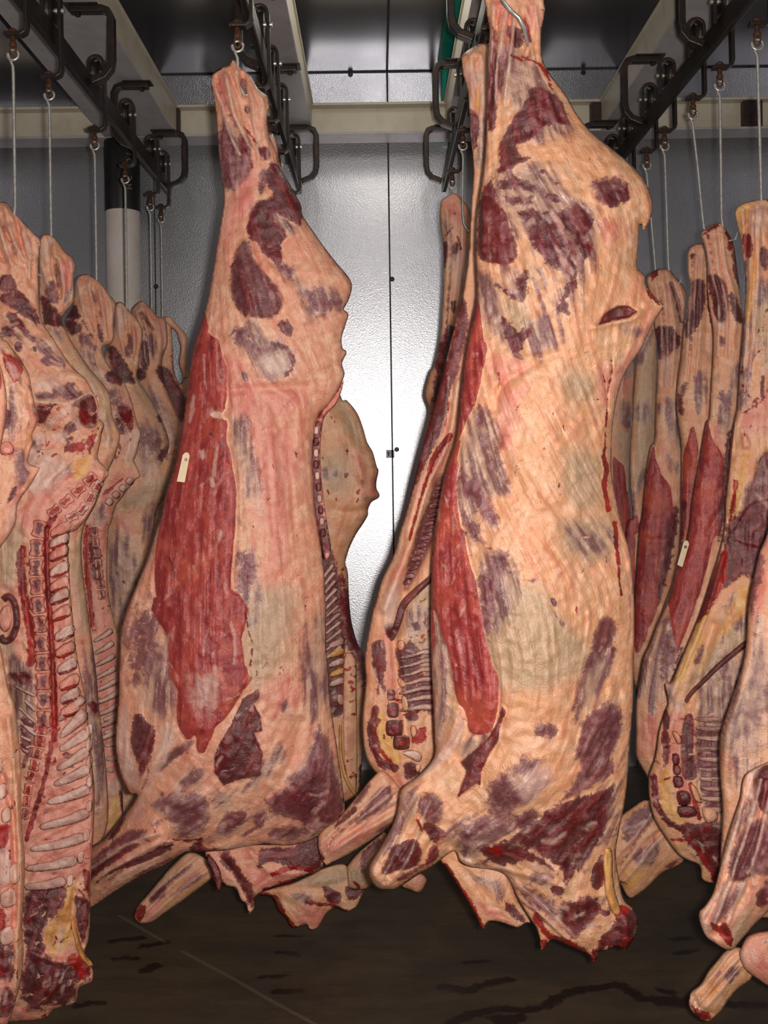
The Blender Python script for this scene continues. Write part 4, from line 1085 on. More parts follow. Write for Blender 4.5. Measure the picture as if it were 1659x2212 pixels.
B2 = flesh('body', t2, out, 3.05, 165, .58, .34, 3.2, lay2, rel2, .007, .30, dep=leg_back, nscale=60, flow=[
    ('p', '520,260', -6, 80), ('p', '590,430', -24, 70), ('p', '560,580', -14, 80), ('p', '650,520', -34, 90), ('p', '690,650', -18, 70), ('p', '600,760', -30, 80), ('p', '490,480', 12, 60), ('p', '600,850', -80, 40), ('p', '600,1000', -6, 130), ('p', '430,1000', 9, 100), ('p', '430,1250', 4, 120), ('p', '620,1250', -4, 120),
    ('p', '460,1450', -6, 90), ('p', '460,1600', 8, 60), ('p', '310,1400', 20, 70), ('p', '520,1590', 32, 70), ('p', '340,1680', 32, 60), ('p', '300,1780', 48, 80), ('p', '270,1870', 60, 100), ('p', '400,1750', 62, 80), ('p', '480,1720', 40, 80), ('p', '500,1800', 68, 70), ('p', '600,1640', 26, 80), ('p', '650,1740', 34, 80), ('p', '590,1810', 68, 60)],
    sin=[('C', '230,170 270,300 330,480 400,640', 30, 3, .010), ('C', '400,230 440,360 450,520 470,700', 14, 2, .008), ('c', '680,1180 900,1030 1180,900', 30, 3, .007)])
o = pts('D', '640,1322 700,1290 780,1280 960,1280 1100,1270 1240,1195 1262,1300 1262,1400 1180,1442 1080,1482 962,1522 902,1562 905,1600 890,1632 870,1640 858,1590 832,1575 802,1510 742,1492 692,1430')
flesh('neck_flap', t2, o, 3.12, 34, .6, .4, 3.2, [L('drk', 'D', '760,1310 820,1400 900,1520 890,1620 860,1560 790,1440 720,1370', 9), L('drk', 'D', '940,1300 1100,1290 1240,1200 1265,1290 1255,1400 1150,1425 1000,1365 920,1410', 9, .003), L('pnk', 'D', '840,1310 900,1400 1000,1420 1180,1430 1000,1490 900,1500', 12),
      L('bld', 'D', '1180,1442 1080,1482 962,1522', 9, w=6), L('bld', 'D', '660,1340 690,1430 740,1490', 6, w=5), L('bld', 'D', '1000,1440 1100,1400 1200,1420', 8, w=5)], [R('D', '700,1320 800,1440 880,1620', 9, -.01), R('D', '880,1310 980,1420 1180,1440', 8, .008)], .004, .3)
flesh('torn_neck_end', t2, pts('D', '660,1335 700,1375 725,1430 728,1490 715,1530 690,1480 675,1420 650,1370'), 3.06, 12, .7, .5, 2.4, [], [], .001, .4, base='drk')
o = pts('E', '1345,455 1392,385 1352,520 1276,610 1256,720 1250,850 1258,1000 1292,1250 1314,1400 1280,1460 1244,1310 1206,1150 1190,900 1200,700 1232,590')
Bs = flesh('cut_backbone', t2, o, 3.06, 12, .6, .5, 2.4, [L('drk', 'E', '1230,590 1210,900 1240,1200 1290,1400', 18, w=12), L('bld', 'E', '1360,430 1260,560 1240,640', 8, w=5)], [], .003, .3, base='pnk', label='ragged red saw cut along the backbone')
for i in range(10):
    y = 690 + i * 68
    x = 1222 + (0 if y < 900 else (y - 900) * .105)
    on_body('vertebra', Bs.obj, Bs, [(240 + (x - 13) / 2.765, 680 + (y - 20) / 2.765), (240 + (x + 15) / 2.765, 680 + (y - 23) / 2.765), (240 + (x + 18) / 2.765, 680 + (y + 20) / 2.765), (240 + (x - 11) / 2.765, 680 + (y + 22) / 2.765)], 'drk' if i % 2 else 'bon', .9, smooth=2)

# ====== rounded side half hidden behind the left centre side ======
t3 = side_of_beef('rounded tan side of beef half hidden behind the left centre side, against bright wall', 612, 300, 3.90)
out = px_('565,300 588,292 600,320 603,350 622,400 655,520 700,700 735,852') + pts('G', '400,235 480,330 530,450 565,570 610,650 640,760 656,800 640,880 640,940 664,990 650,1020 600,1050 572,1110 572,1150 540,1210 480,1300 430,1400 400,1490 392,1540 412,1620 420,1800 440,2000 490,2180') + px_('787,1418 792,1500 785,1600 778,1690 765,1722 700,1745 640,1700 600,1200 560,700 545,400')
lay3 = [L('oli', 'G', '200,700 350,650 440,800 420,950 300,980 220,900', 28), L('mem', 'G', '210,800 330,790 320,860 220,860', 10), L('oli', 'G', '330,180 440,320 520,480 500,620 420,500 340,360', 18), L('drk', 'G', '385,825 410,820 405,850 388,855', 4), L('bld', 'G', '270,360 290,370 280,390', 4),
        L('pnk', 'G', '460,640 520,700 500,850 450,800', 16), L('pnk', 'G', '520,760 650,900 640,1000 540,1000', 20), L('drk', 'G', '360,1620 420,1800 460,2000 520,2212 400,2212 370,1900', 10), L('pur', 'H', '250,300 330,560 390,820 390,1000 330,900 260,560', 16),
        L('drk', 'H', '90,150 170,120 250,420 255,700 245,960 240,1150 150,1150 120,800 110,400', 8), L('oli', 'H', '250,760 330,800 340,1200 320,1600 260,1500 240,1100', 16), L('pnk', 'C', '500,560 560,600 580,700 520,640', 12), L('drk', 'H', '350,1480 390,1500 380,1600 345,1590', 8)]
rel3 = [R('G', '330,260 430,420 490,560 480,680', 14, -.012), G('G', '560,900', 40, 70, .03), R('G', '480,620 500,760 520,860', 10, .014), R('G', '300,1120 440,1130 570,1100', 9, -.010), R('H', '250,700 255,1000 250,1200', 7, -.01)]
B3 = flesh('body', t3, out, 3.90, 80, .7, .4, 3.4, lay3 + flecks('H', '110,150 250,1200', 60, ['wht', 'bld', 'pnk', 'yel'], 6, 55, 8) + flecks('G', '210,300 620,1100', 24, ['bld', 'pnk', 'mem'], 5, 10, 9), rel3, .008, .75)
for i in range(11):
    y = 215 + i * 52
    a, b = (118 + i * 1.2, y + 70), (178 + min(i, 8) * 6.5, y - 10)
    on_body('rib', t3, B3, strip_outline(pts('H', '%g,%g %g,%g %g,%g' % (a[0], a[1], (a[0] + b[0]) / 2, (a[1] + b[1]) / 2, b[0], b[1])), [3.2, 4.2, 4.2]), 'bon', .55)
for k in range(5):
    y = 690 + k * 62
    on_body('breastbone_segment', t3, B3, pts('H', '%g,%g %g,%g %g,%g %g,%g' % (160, y + 10, 240, y - 20, 245, y + 25, 150, y + 50)), 'yel' if k % 2 else 'bon', .7, smooth=2)
on_body('cartilage_end', t3, B3, pts('H', '205,1030 240,1040 245,1095 215,1100 200,1070'), 'wht', .8)
on_body('neck_ligament', t3, B3, strip_outline(pts('H', '222,1230 225,1400 255,1560 325,1680'), [3, 3.5, 4.5, 4]), 'yel', 1)
on_body('gristle_strip', t3, B3, pts('H', '255,770 320,800 325,1000 330,1300 325,1640 300,1640 250,1500 240,1200 245,900'), 'fat', .35, [L('oli', 'H', '280,800 290,1600', 16, w=10)] + flecks('H', '245,780 325,1620', 60, ['oli', 'pnk', 'wht', 'mem', 'bld'], 7, 70, 91, 7, 1.6), .6)
o = pts('D', '690,1440 650,1360 560,1320 470,1390 400,1470 340,1540 290,1600 268,1660 300,1697 360,1690 430,1642 560,1550')
flesh('fore_shank', t3, o, 3.60, 26, .85, .6, 3.0, [L('pur', 'D', '540,1400 480,1440 400,1500 350,1560 350,1590 420,1560 440,1500 530,1430', 6), L('pur', 'D', '620,1430 560,1460 470,1540 440,1570 530,1520 610,1470', 6), L('drk', 'D', '360,1560 400,1510 440,1500 410,1570', 7), L('bld', 'D', '270,1640 300,1600 330,1610 300,1690', 7), L('pnk', 'D', '300,1690 360,1600 420,1620 380,1680', 9)], [R('D', '620,1380 500,1480 380,1600', 8, -.006)], .004, .7, sin=[('D', '640,1370 470,1500 300,1660', 20, 3, .006)])
o = pts('n', '440,640 540,600 640,575 760,520 830,485 960,465 985,600 1060,612 1050,660 1020,720 960,745 900,722 842,762 792,842 742,852 722,822 642,842 600,780 560,740 520,660')
flesh('neck_flap', t3, o, 3.58, 26, .55, .4, 3.0, [L('mem', 'n', '620,640 720,640 760,700 680,690', 10), L('bld', 'n', '440,640 530,660 600,780 650,840', 7, w=6), L('bld', 'n', '720,690 800,700 860,700 900,720 960,740', 8, w=4), L('drk', 'n', '815,590 900,620 935,640 925,690 850,690', 6), L('drk', 'n', '960,600 1060,612 1040,660 970,670', 7), L('pnk', 'n', '640,740 760,700 840,760 740,850', 14), L('oli', 'n', '660,560 820,500 960,480 940,600 800,600', 14)],
      [R('n', '540,660 700,740 760,840', 8, -.006), R('n', '620,600 800,610 960,560', 8, -.008)], .005, .75)

# ====== narrow side seen edge on, behind the biggest ======
t4 = side_of_beef('narrow edge on side of beef with a pale knuckle, just left of the biggest side', 1040, 95, 3.00)
out = (pts('k', '320,590 365,540 440,490 530,450 600,478') + px_('1062,130 1062,250 1056,400 1042,560 1042,640 1030,800 1010,900 990,1000 975,1100 968,1250 966,1400 968,1600 950,1680 905,1735')
       + pts('H', '600,1690 555,1650 490,1570 420,1500 378,1400 362,1230 370,1100 385,950 380,780 425,520') + px_('812,1300 826,1250 850,1200 864,1150 880,1100 904,1000 932,900 958,800')
       + pts('A', '225,1790 262,1650 290,1450 300,1300 318,1010') + pts('k', '450,1800 438,1600 412,1400 402,1200 395,1030 375,900 338,780 325,660'))
lay4 = [L('wht', 'k', '360,700 560,760 540,880 400,860', 18), L('yel', 'k', '460,960 520,960 500,1160 450,1060', 16), L('drk', 'k', '400,1160 490,1180 500,1300 480,1500 440,1600 412,1400', 7), L('wht', 'k', '520,900 570,960 580,1200 500,1000', 8), L('mem', 'k', '500,1300 570,1240 560,1700 470,1700', 10),
        L('drk', 'G', '1050,-40 1240,-40 1190,350 1100,600 1000,800 900,1050 850,1200 870,1000 960,700 1030,400', 7), L('drk', 'p', '985,700 1000,640 1012,700 990,800 965,850 962,800', 6),
        L('red', 'G', '1240,0 1210,360 1190,460 1150,520 1200,300 1220,0', 6), L('bld', 'G', '1230,520 1160,600 1090,700 1060,800', 5, w=6), L('bld', 'G', '1060,800 1010,950 960,1130 900,1350', 4, w=3), L('pnk', 'G', '1220,580 1140,800 1090,900 1080,820 1140,640', 8),
        L('oli', 'G', '850,1300 800,1440 730,1600 660,1800 700,1600 790,1380', 16), L('pnk', 'G', '900,1350 800,1600 720,1760 660,1900 720,1900 860,1600', 16),
        L('pur', 'G', '1175,830 1165,950 1125,1150 1085,1350 1015,1500 935,1650 870,1760 880,1600 920,1450 980,1250 1060,1050 1110,900', 6, -.02),
        L('oli', 'G', '1080,1400 1080,2212 860,2212 900,1900 1000,1640', 20), L('fat', 'G', '1080,1380 1080,1600 960,1700 900,1760 960,1640', 8), L('mem', 'G', '900,1950 1000,1900 1060,2000 1040,2150 920,2100', 14), L('drk', 'G', '910,2000 970,2010 985,2060 930,2060', 6),
        L('drk', 'H', '580,740 720,715 745,900 810,960 830,1150 740,1140 650,1170 605,960', 9), L('mem', 'H', '740,740 820,740 830,960 760,900', 12), L('drk', 'H', '640,1150 720,1160 700,1200 640,1190', 6),
        L('drk', 'H', '430,700 490,690 512,800 500,950 480,990 440,900 418,790', 6, .002), L('pnk', 'H', '500,560 540,700 570,900 590,1100 620,1300 570,1200 520,1000 510,800 480,620', 10),
        L('yel', 'H', '500,1130 520,1200 520,1270 570,1350 612,1420 590,1475 530,1440 450,1360 425,1250 450,1160', 6), L('drk', 'H', '445,1130 415,1250 432,1370 480,1470 570,1500', 6, w=8), L('bld', 'H', '470,1200 440,1260 470,1380 540,1460', 8, w=4),
        L('drk', 'H', '620,1480 700,1470 720,1540 640,1570', 8), L('bld', 'H', '680,1300 760,1240 770,1330 700,1350', 10), L('pnk', 'H', '500,1530 600,1560 670,1600 600,1670', 12), L('wht', 'H', '480,420 600,300 590,560 510,600', 18), L('drk', 'H', '500,600 590,590 545,690', 6)]
rel4 = [R('G', '1300,100 1230,500 1060,880 900,1400 700,1900', 10, .02), R('G', '1150,900 1060,1300 900,1700 800,2050', 16, -.03), R('H', '560,640 580,900 630,1200 660,1350', 10, -.02), G('k', '450,560', 14, 14, .02)]
B4 = flesh('body', t4, out, 3.00, 60, .62, .45, 3.6, lay4 + flecks('H', '420,650 600,1450', 46, ['wht', 'bld', 'pnk', 'pur'], 7, 0, 5) + flecks('H', '590,560 820,1350', 80, ['wht', 'bld', 'pur', 'yel', 'pnk'], 8, 75, 6) + flecks('G', '900,1800 1080,2212', 20, ['mem', 'bld', 'pnk'], 9, 40, 7), rel4, .006, .6, sin=[('k', '470,580 490,900 470,1300 480,1700', 13, 2, .006), ('G', '1250,60 1180,560 1020,900 880,1400', 10, 2, .006)])
on_body('diaphragm_strip', t4, B4, strip_outline(pts('H', '830,255 790,300 700,380 625,460 590,570 550,680'), [6, 7, 8, 8.5, 8, 5]), 'drk', 1.1, label='dark red curled strip of diaphragm')
for x, y, w, h, c in ((545, 1035, 24, 36, 'pur'), (557, 1133, 36, 48, 'pur'), (566, 1248, 54, 52, 'drk'), (611, 1340, 52, 46, 'drk')):
    on_body('breastbone_segment', t4, B4, pts('H', '%g,%g %g,%g %g,%g %g,%g %g,%g %g,%g %g,%g %g,%g' % (x - w, y - h * .6, x - w * .6, y - h, x + w * .6, y - h, x + w, y - h * .6, x + w, y + h * .6, x + w * .6, y + h, x - w * .6, y + h, x - w, y + h * .6)), c, .45, [L('wht', 'H', '%g,%g %g,%g' % (x - w, y - h, x + w, y - h), 4, w=2), L('bld', 'H', '%g,%g %g,%g' % (x - w * .3, y, x + w * .3, y + 4), 6, w=4)], smooth=3)
on_body('cartilage_end', t4, B4, pts('H', '600,1410 660,1385 725,1400 742,1440 715,1465 640,1425'), 'wht', .8, label='white rounded gristle at the end of the breastbone')
for y, y2, w in ((790, 760, 4), (850, 815, 4), (905, 870, 4), (960, 935, 4), (1015, 990, 4.5), (1070, 1050, 4.5), (1125, 1110, 5)):
    on_body('rib', t4, B4, strip_outline(pts('H', '600,%g 680,%g 760,%g 840,%g' % (y + 12, y - 2, y2, y2 + 8)), [w * .6, w * 1.1, w * 1.5, w * 1.5]), 'mem', .45, [L('wht', 'H', '640,%g 840,%g' % (y - 6, y2 - 6), 5, w=1.5)])
for k in range(13):
    t_ = k / 12
    q = catmull(pts('G', '1150,930 1085,1150 1030,1330 960,1500 890,1680'), 12, False)
    c = q[int(t_ * (len(q) - 1))]
    on_body('vertebra', t4, B4, [(c[0] - 11, c[1] - 1), (c[0] + 8, c[1] - 6), (c[0] + 9, c[1] + 4), (c[0] - 9, c[1] + 9)], 'pur', .9, smooth=2)
for a in ('590,690 625,690 630,740 600,755 580,725', '585,930 620,940 640,975 610,990 590,965', '610,1050 640,1050 655,1110 640,1140 615,1120', '665,1240 700,1230 710,1280 680,1310', '700,1480 735,1480 730,1520 705,1525'):
    on_body('fat_lump', t4, B4, pts('H', a), 'fat', 1.0)
o = pts('H', '78,1960 108,1895 200,1830 280,1740 345,1660 430,1560 500,1520 610,1640 640,1720 590,1830 450,1940 300,2040 180,2100 130,2122 95,2062')
flesh('fore_shank', t4, o, 2.96, 34, .85, .6, 3.0, [L('pur', 'H', '530,1610 555,1660 520,1760 430,1800 340,1850 320,1830 400,1720 470,1640', 7, .004, .003), L('drk', 'H', '330,1760 260,1840 190,1900 180,1880 230,1820 290,1760', 7), L('pur', 'H', '300,1720 420,1590 350,1720', 8), L('pur', 'H', '580,1850 500,1870 450,1920 540,1880', 8), L('pnk', 'H', '100,1960 200,1960 300,1900 400,1880 300,1990 150,2080', 14),
      L('bld', 'H', '90,2060 110,2080', 6, w=4), L('bld', 'H', '160,1960 150,2040', 3, w=1), L('mem', 'H', '300,1850 400,1800 360,1860', 8)], [R('H', '560,1750 400,1850 200,1930', 9, -.012), R('H', '560,1800 330,1930 160,2020', 9, .012)], .004, .5, sin=[('H', '570,1640 350,1830 110,2030', 20, 3, .006)])

# ====== small far side by the wall seam ======
t5 = side_of_beef('small far side of beef by the wall seam, its shank low on a short hook', 985, 415, 4.25)
out = pts('k', '105,2100 135,2065 250,2008 330,2075 400,2160 440,2300') + px_('1030,520 1040,700 1030,900 1000,1150 975,1350 925,1400 880,1330 868,1250 866,1180 872,1120 885,1080 900,1030 910,980 920,925 926,885 917,852 928,806 938,788 950,730 956,653 958,600 957,530 950,477')
B5 = flesh('body', t5, out, 4.25, 40, .8, .5, 3.2, [L('pnk', 'A', '150,1130 260,1150 280,1300 200,1240', 14), L('drk', 'A', '150,1370 180,1380 160,1500 145,1480', 6), L('drk', 'A', '200,1380 240,1360 230,1450 200,1470', 6), L('wht', 'A', '200,1430 290,1420 280,1560 220,1640 200,1560', 14), L('drk', 'A', '190,1700 220,1690 215,1750 200,1760', 5), L('bld', 'A', '150,1340 200,1280', 6, w=2), L('bld', 'A', '230,1330 250,1400', 5, w=2),
      L('pur', 'A', '170,1850 200,1850 190,2000 160,1980', 8), L('drk', 'p', '945,760 975,700 1000,760 985,900 960,1000 930,1060 910,1060 925,960 935,860', 10), L('drk', 'p', '920,960 900,1060 885,1120 880,1080 905,1000', 8), L('mem', 'A', '140,1230 180,1280 150,1360', 8), L('drk', 'A', '185,1178 225,1198 215,1212', 3, h=-.02)], [R('A', '200,1150 220,1300 240,1500', 7, -.012)], .006, .6, sin=[('A', '215,1180 215,1400 190,1700 170,1950', 17, 3, .008)])
o = pts('n', '1000,430 1060,370 1150,300 1200,270 1190,400 1110,590 1020,612 965,585 955,500')
flesh('fore_shank', t5, o, 3.72, 22, .85, .6, 3.0, [L('drk', 'n', '1050,400 1150,310 1170,330 1080,440', 6), L('pur', 'n', '1040,440 1090,400 1060,520', 6), L('oli', 'n', '970,500 1080,480 1080,590 1000,600', 12), L('bld', 'n', '1010,570 1040,600', 5, w=3)], [], .002, .6)
flesh('knuckle_end', t5, pts('n', '1290,590 1340,540 1380,510 1430,530 1442,570 1400,632 1335,612'), 3.70, 16, .9, .7, 3.0, [L('pnk', 'n', '1380,520 1440,560 1400,630', 10)], [], .001, .5)
# ------------------------------------------------------------------ left hand row
def spine_cut(B, t, path, w, n, cls='pnk', dark='drk', z='b'):
    """sawn vertebrae down a cut face"""
    q = catmull(pts(z, path), 12, False)
    s = np.concatenate([[0], np.cumsum(np.hypot(*np.diff(q, axis=0).T))])
    for k in range(n):
        c = [np.interp((k + f) / n * s[-1], s, q[:, i]) for f in (.06, .5, .90) for i in (0, 1)]
        a, m_, b = np.array(c[0:2]), np.array(c[2:4]), np.array(c[4:6])
        tn = (b - a) / (np.hypot(*(b - a)) + 1e-6); nr = np.array([tn[1], -tn[0]])
        ww = w if not hasattr(w, '__len__') else w[0] + (w[1] - w[0]) * k / max(1, n - 1)
        o = [a - nr * ww * .98, a + nr * ww, m_ + nr * ww * .84, b + nr * ww, b - nr * ww * .98, m_ - nr * ww * .84]
        on_body('vertebra', t, B, [tuple(v) for v in o], cls, .5, [L(dark, 'p', '%g,%g %g,%g' % (*(a * .75 + b * .25), *(a * .25 + b * .75)), ww * .7, w=ww * .45), L('wht', 'p', '%g,%g %g,%g' % (*(b - nr * ww), *(b + nr * ww)), 3, w=1.5)], smooth=3)

def bones(B, t, z, rows, w, cls='bon', name='feather_bone', capw=0):
    for r in rows:
        x0, y0, x1, y1 = r
        a, b = np.array(pts(z, '%g,%g' % (x0, y0))[0]), np.array(pts(z, '%g,%g' % (x1, y1))[0])
        m_ = (a + b) / 2 + np.array([0, (b[0] - a[0]) * .03])
        on_body(name, t, B, strip_outline([a, m_, b], [w * .55, w * .9, w]), cls, .5, [L('pnk', 'p', '%g,%g %g,%g' % (*a, *m_), 5, w=1), L('bld', 'p', '%g,%g %g,%g' % (a[0] + 2, a[1] + w, b[0], b[1] + w), 3, w=.6)], .35, ang=70)

GL = 'sides of beef along the left wall'
# the two nearest, cut by the left edge
t = side_of_beef('sliver of a side of beef at the left picture edge, nearest of the left row', -60, 300, 2.45, GL)
flesh('body', t, px_('-150,250 -100,240 -70,500 -40,700 0,788 9,820 14,850 15,880 9,930 3,960 -8,1010 -30,1200 -30,1800 -60,2200 -150,2200 -180,1200'), 2.45, 40, .7, .5, 5, [L('red', 'a', '-20,1450 10,1460 15,1560 0,1600 -20,1590', 8), L('pnk', 'a', '0,1700 20,1800 10,1900', 8, w=6)], [], .004, .4)
t = side_of_beef('side of beef at the left picture edge with a tan rim and white gristle caps', -30, 420, 2.70, GL)
out = px_('-90,350 -50,340 -30,500 -22,640 0,722 16,738 30,757 44,775 56,795 64,815 68,838 74,868 80,888 82,908 75,928 70,938 71,958 66,972 62,1000 85,1010 84,1016 66,1048 50,1070 38,1092 34,1130 18,1160 -6,1200 -18,1300 0,1391 9,1435 18,1485 32,1523 38,1567 44,1625 46,1700 48,1790 54,1850 52,1940 48,2000 51,2059 45,2119 33,2164 20,2206 0,2222 -70,2222 -110,1800 -110,900')
lay = [L('red', 'd', '30,1020 110,1030 200,1080 250,1150 250,1250 200,1320 140,1340 90,1260 60,1190 40,1130', 8, .003), L('wht', 'd', '70,1130 150,1180 210,1240 180,1290 100,1220', 12), L('drk', 'd', '60,1640 130,1660 125,1780 60,1850 25,1870 20,1750', 7), L('mem', 'd', '60,1240 120,1400 200,1560 180,1760 120,1900 40,1950 60,1560', 20), L('pnk', 'd', '300,1620 400,1700 400,1850 320,1800', 14),
       L('drk', 'b', '80,380 130,330 120,400 60,460', 6), L('pnk', 'd', '0,2000 100,1980 160,2080 60,2160', 12), L('wht', 'b', '130,430 125,500 90,620 40,690 60,580', 8), L('pnk', 'b', '0,720 200,160 240,200 100,640', 16),
       L('mem', 'b', '120,100 230,130 200,280 140,330', 16), L('bld', 'c', '-20,780 60,780 60,900 20,960 -30,900', 10), L('bon', 'c', '-20,950 60,960 70,1180 -30,1200', 8), L('pnk', 'c', '-40,300 20,420 60,640 110,900 110,1400 80,1700 100,2100 -60,2212', 10), L('drk', 'c', '-40,1600 80,1640 100,1800 60,1900 -40,1850', 16), L('bld', 'c', '-30,1380 40,1390 40,1500 -20,1540', 14), L('drk', 'c', '40,1950 110,2000 80,2120 -20,2160', 14), L('oli', 'b', '0,1480 60,1820 110,1960 130,2150', 16, w=6), L('mem', 'c', '10,2150 100,2050 -20,1950', 10)]
lay += flecks('c', '-40,250 130,2150', 70, ['wht', 'bld', 'pnk', 'drk', 'fat'], 8, 20, 71) + flecks('d', '0,900 400,2150', 40, ['pnk', 'wht', 'mem'], 8, -10, 72)
Bb = flesh('body', t, out, 2.70, 50, .7, .5, 3.0, lay, [R('c', '60,0 110,500 140,1000 130,1500 110,1950', 7, .012), R('c', '20,420 90,700 110,1100 105,1500', 6, -.012), R('a', '0,830 200,1060 320,1280 370,1600', 12, .01)], .008, .5)
for y0, y1, x0, x1 in ((290, 400, -20, 20), (470, 590, -20, 45), (640, 760, 10, 80), (1050, 1200, 75, 140), (1230, 1370, 5, 110), (1500, 1640, 0, 95)):
    on_body('gristle_cap', t, Bb, pts('c', '%g,%g %g,%g %g,%g %g,%g' % (x0, y0 + 40, x1 - 8, y0, x1, y1 - 20, x0 + 10, y1)), 'wht', .6, label='white gristle cap')
on_body('fat_lump', t, Bb, pts('d', '0,2010 90,1975 150,2040 140,2110 40,2130 0,2100'), 'pnk', .8)

# the one whose cut spine faces the camera
t = side_of_beef('side of beef on the left with its whole sawn spine facing the camera', 20, 440, 3.09, GL)
out = (px_('-40,470 -25,442 0,436 16,440 31,460') + pts('a', '170,335 240,415 300,480 300,550 288,640 285,740 290,860') + pts('d', '430,540 470,700 560,830 640,960 740,1110 830,1210 930,1300 1000,1420 1050,1520 1068,1620 1062,1720 1130,1790 1105,1900 1090,2000 1070,2080')
       + pts('b', '722,140 770,200 800,255 745,330 695,480 620,600 560,665 505,692 500,800 512,1000 522,1170 540,1350 560,1550 600,1750 630,1900 650,2100') + pts('c', '652,60 662,300 682,520 676,800 666,1000 655,1200 650,1450 640,1600 612,1690 640,1760 672,1830 660,1910 580,1950 545,2055 470,2082 385,2115 330,2170 200,2190 60,2195 -60,2190')
       + px_('-60,2100 -60,1000'))
lay = [L('drk', 'd', '-20,230 60,170 130,180 180,300 150,350 0,350', 6, .003), L('drk', 'd', '0,400 60,350 200,340 300,430 400,560 450,680 430,720 330,660 250,620 160,560 60,500 0,450', 8, .005, .003), L('drk', 'd', '60,600 130,580 220,640 290,760 310,800 240,770 150,720 90,650', 8, .003), L('drk', 'd', '20,740 140,740 180,830 100,840 20,830', 10), L('mem', 'd', '150,700 260,800 300,850 180,850', 14),
       L('drk', 'd', '180,890 240,910 240,990 190,1010 150,960', 5), L('drk', 'd', '360,950 395,960 390,1000 365,990', 4), L('mem', 'd', '450,880 560,950 720,1090 700,1130 560,1040 440,1020', 13), L('pur', 'd', '440,1090 540,1045 640,1090 725,1140 700,1180 590,1150 500,1160', 6), L('wht', 'd', '560,1100 680,1150', 4, w=1.5), L('pnk', 'd', '430,1040 480,1030 500,1080', 8),
       L('wht', 'd', '340,1330 560,1300 700,1340 560,1440 380,1440', 20), L('pur', 'd', '385,1460 480,1430 560,1450 570,1390 640,1350 700,1360 790,1330 820,1400 920,1460 860,1510 760,1530 640,1500 480,1530 400,1530', 7), L('mem', 'd', '720,1420 900,1440 880,1510 760,1520', 10), L('wht', 'd', '380,1540 560,1530 700,1570 780,1570 1000,1450', 8, w=4),
       L('drk', 'd', '390,1590 540,1580 640,1580 560,1620 500,1740 420,1800 400,1700', 6, -.006), L('drk', 'd', '790,1580 960,1470 1040,1520 1065,1650 1050,1770 1000,1840 900,1800 860,1720 860,1620', 5, -.010), L('bld', 'd', '870,1640 960,1640 980,1760 900,1780', 12),
       L('wht', 'd', '480,1870 530,1760 640,1650 800,1590 850,1630 800,1670 640,1720 560,1820 430,1940 380,1930', 10), L('pnk', 'd', '520,1800 640,1690 780,1660 680,1740 580,1860', 9), L('pur', 'd', '380,1940 480,1900 490,2000 440,2060 360,2070 340,2000', 8), L('bon', 'd', '400,1930 480,1920 480,2000 400,2010', 10),
       L('drk', 'd', '700,1830 830,1720 840,1800 780,1880 690,1930', 9), L('drk', 'd', '670,1910 760,1920 820,1940 740,1990', 6), L('wht', 'd', '830,1740 870,1880 850,1990', 6, w=4), L('bld', 'd', '720,2010 860,2000 930,2030 900,2080 700,2090', 12), L('bld', 'd', '940,1960 1040,1900 1000,2060 970,2120', 9), L('wht', 'd', '560,1900 700,1880 720,1960 600,2000', 14), L('pnk', 'd', '540,1940 640,1960 600,2060 540,2010', 12),
       L('pnk', 'b', '200,420 420,260 640,200 760,180 700,470 540,660 300,720 130,640', 22), L('yel', 'b', '520,170 640,120 640,250 560,290', 14), L('wht', 'b', '230,60 480,180 420,330 200,380', 20), L('mem', 'b', '140,180 260,240 160,420 120,380', 14), L('mem', 'b', '460,190 540,150 520,240', 8),
       L('pnk', 'p', '58,1160 150,1150 150,1240 160,1350 168,1440 186,1510 194,1570 197,1640 204,1710 200,1800 199,1880 60,1900 50,1800 60,1700 70,1500 66,1300', 10), L('bld', 'b', '170,800 150,900 170,1100 200,1300 240,1500 220,1640', 8, w=9), L('bld', 'b', '400,560 350,640 340,760 345,900 350,1040 360,1200 375,1400 385,1600 395,1800 400,1960', 6, w=6), L('bld', 'b', '400,1960 400,2200', 6, w=6), L('bld', 'c', '400,30 370,200 310,480 260,650 190,880', 6, w=5), L('fat', 'c', '360,200 330,330 290,520 250,650 215,760', 6, w=3.5),
       L('mem', 'b', '60,1580 240,1700 260,2000 250,2212 130,2212 60,1800', 14), L('drk', 'b', '60,1720 150,1700 220,1720 230,1800 140,1790', 7), L('drk', 'c', '150,0 240,60 220,230 160,400 150,200', 14), L('oli', 'b', '0,700 120,600 180,800 120,1000 60,1100 0,1000', 16), L('pnk', 'b', '20,1100 120,1060 160,1300 150,1560 60,1500', 14), L('oli', 'b', '0,1460 100,1500 90,1580 20,1560', 12),
       L('drk', 'c', '180,1300 300,1220 440,1210 480,1240 460,1340 400,1430 330,1500 300,1580 320,1700 220,1720 170,1600', 9), L('pnk', 'c', '170,1250 330,1190 460,1150 460,1210 250,1260', 9), L('yel', 'c', '470,1230 540,1180 530,1300 520,1440 540,1560 500,1620 400,1700 330,1650 330,1540 400,1430 450,1340', 10), L('wht', 'c', '430,1520 460,1560 430,1680 400,1700', 9), L('drk', 'c', '540,1300 580,1290 640,1330 640,1480 600,1620 560,1520', 7, .006), L('bld', 'c', '600,1100 650,1130 645,1300 610,1200', 7),
       L('drk', 'c', '190,1700 330,1720 420,1780 560,1800 660,1860 560,1900 540,2040 380,2080 200,2100 150,1900', 18), L('bld', 'c', '480,1720 600,1730 660,1830 560,1850', 16), L('pnk', 'c', '240,1640 330,1720 420,1720 500,1650 600,1700 500,1760 400,1800', 8), L('wht', 'c', '440,1950 470,1930 460,1990 435,2010', 6), L('pnk', 'c', '150,2060 300,2080 200,2190 80,2190', 14)]
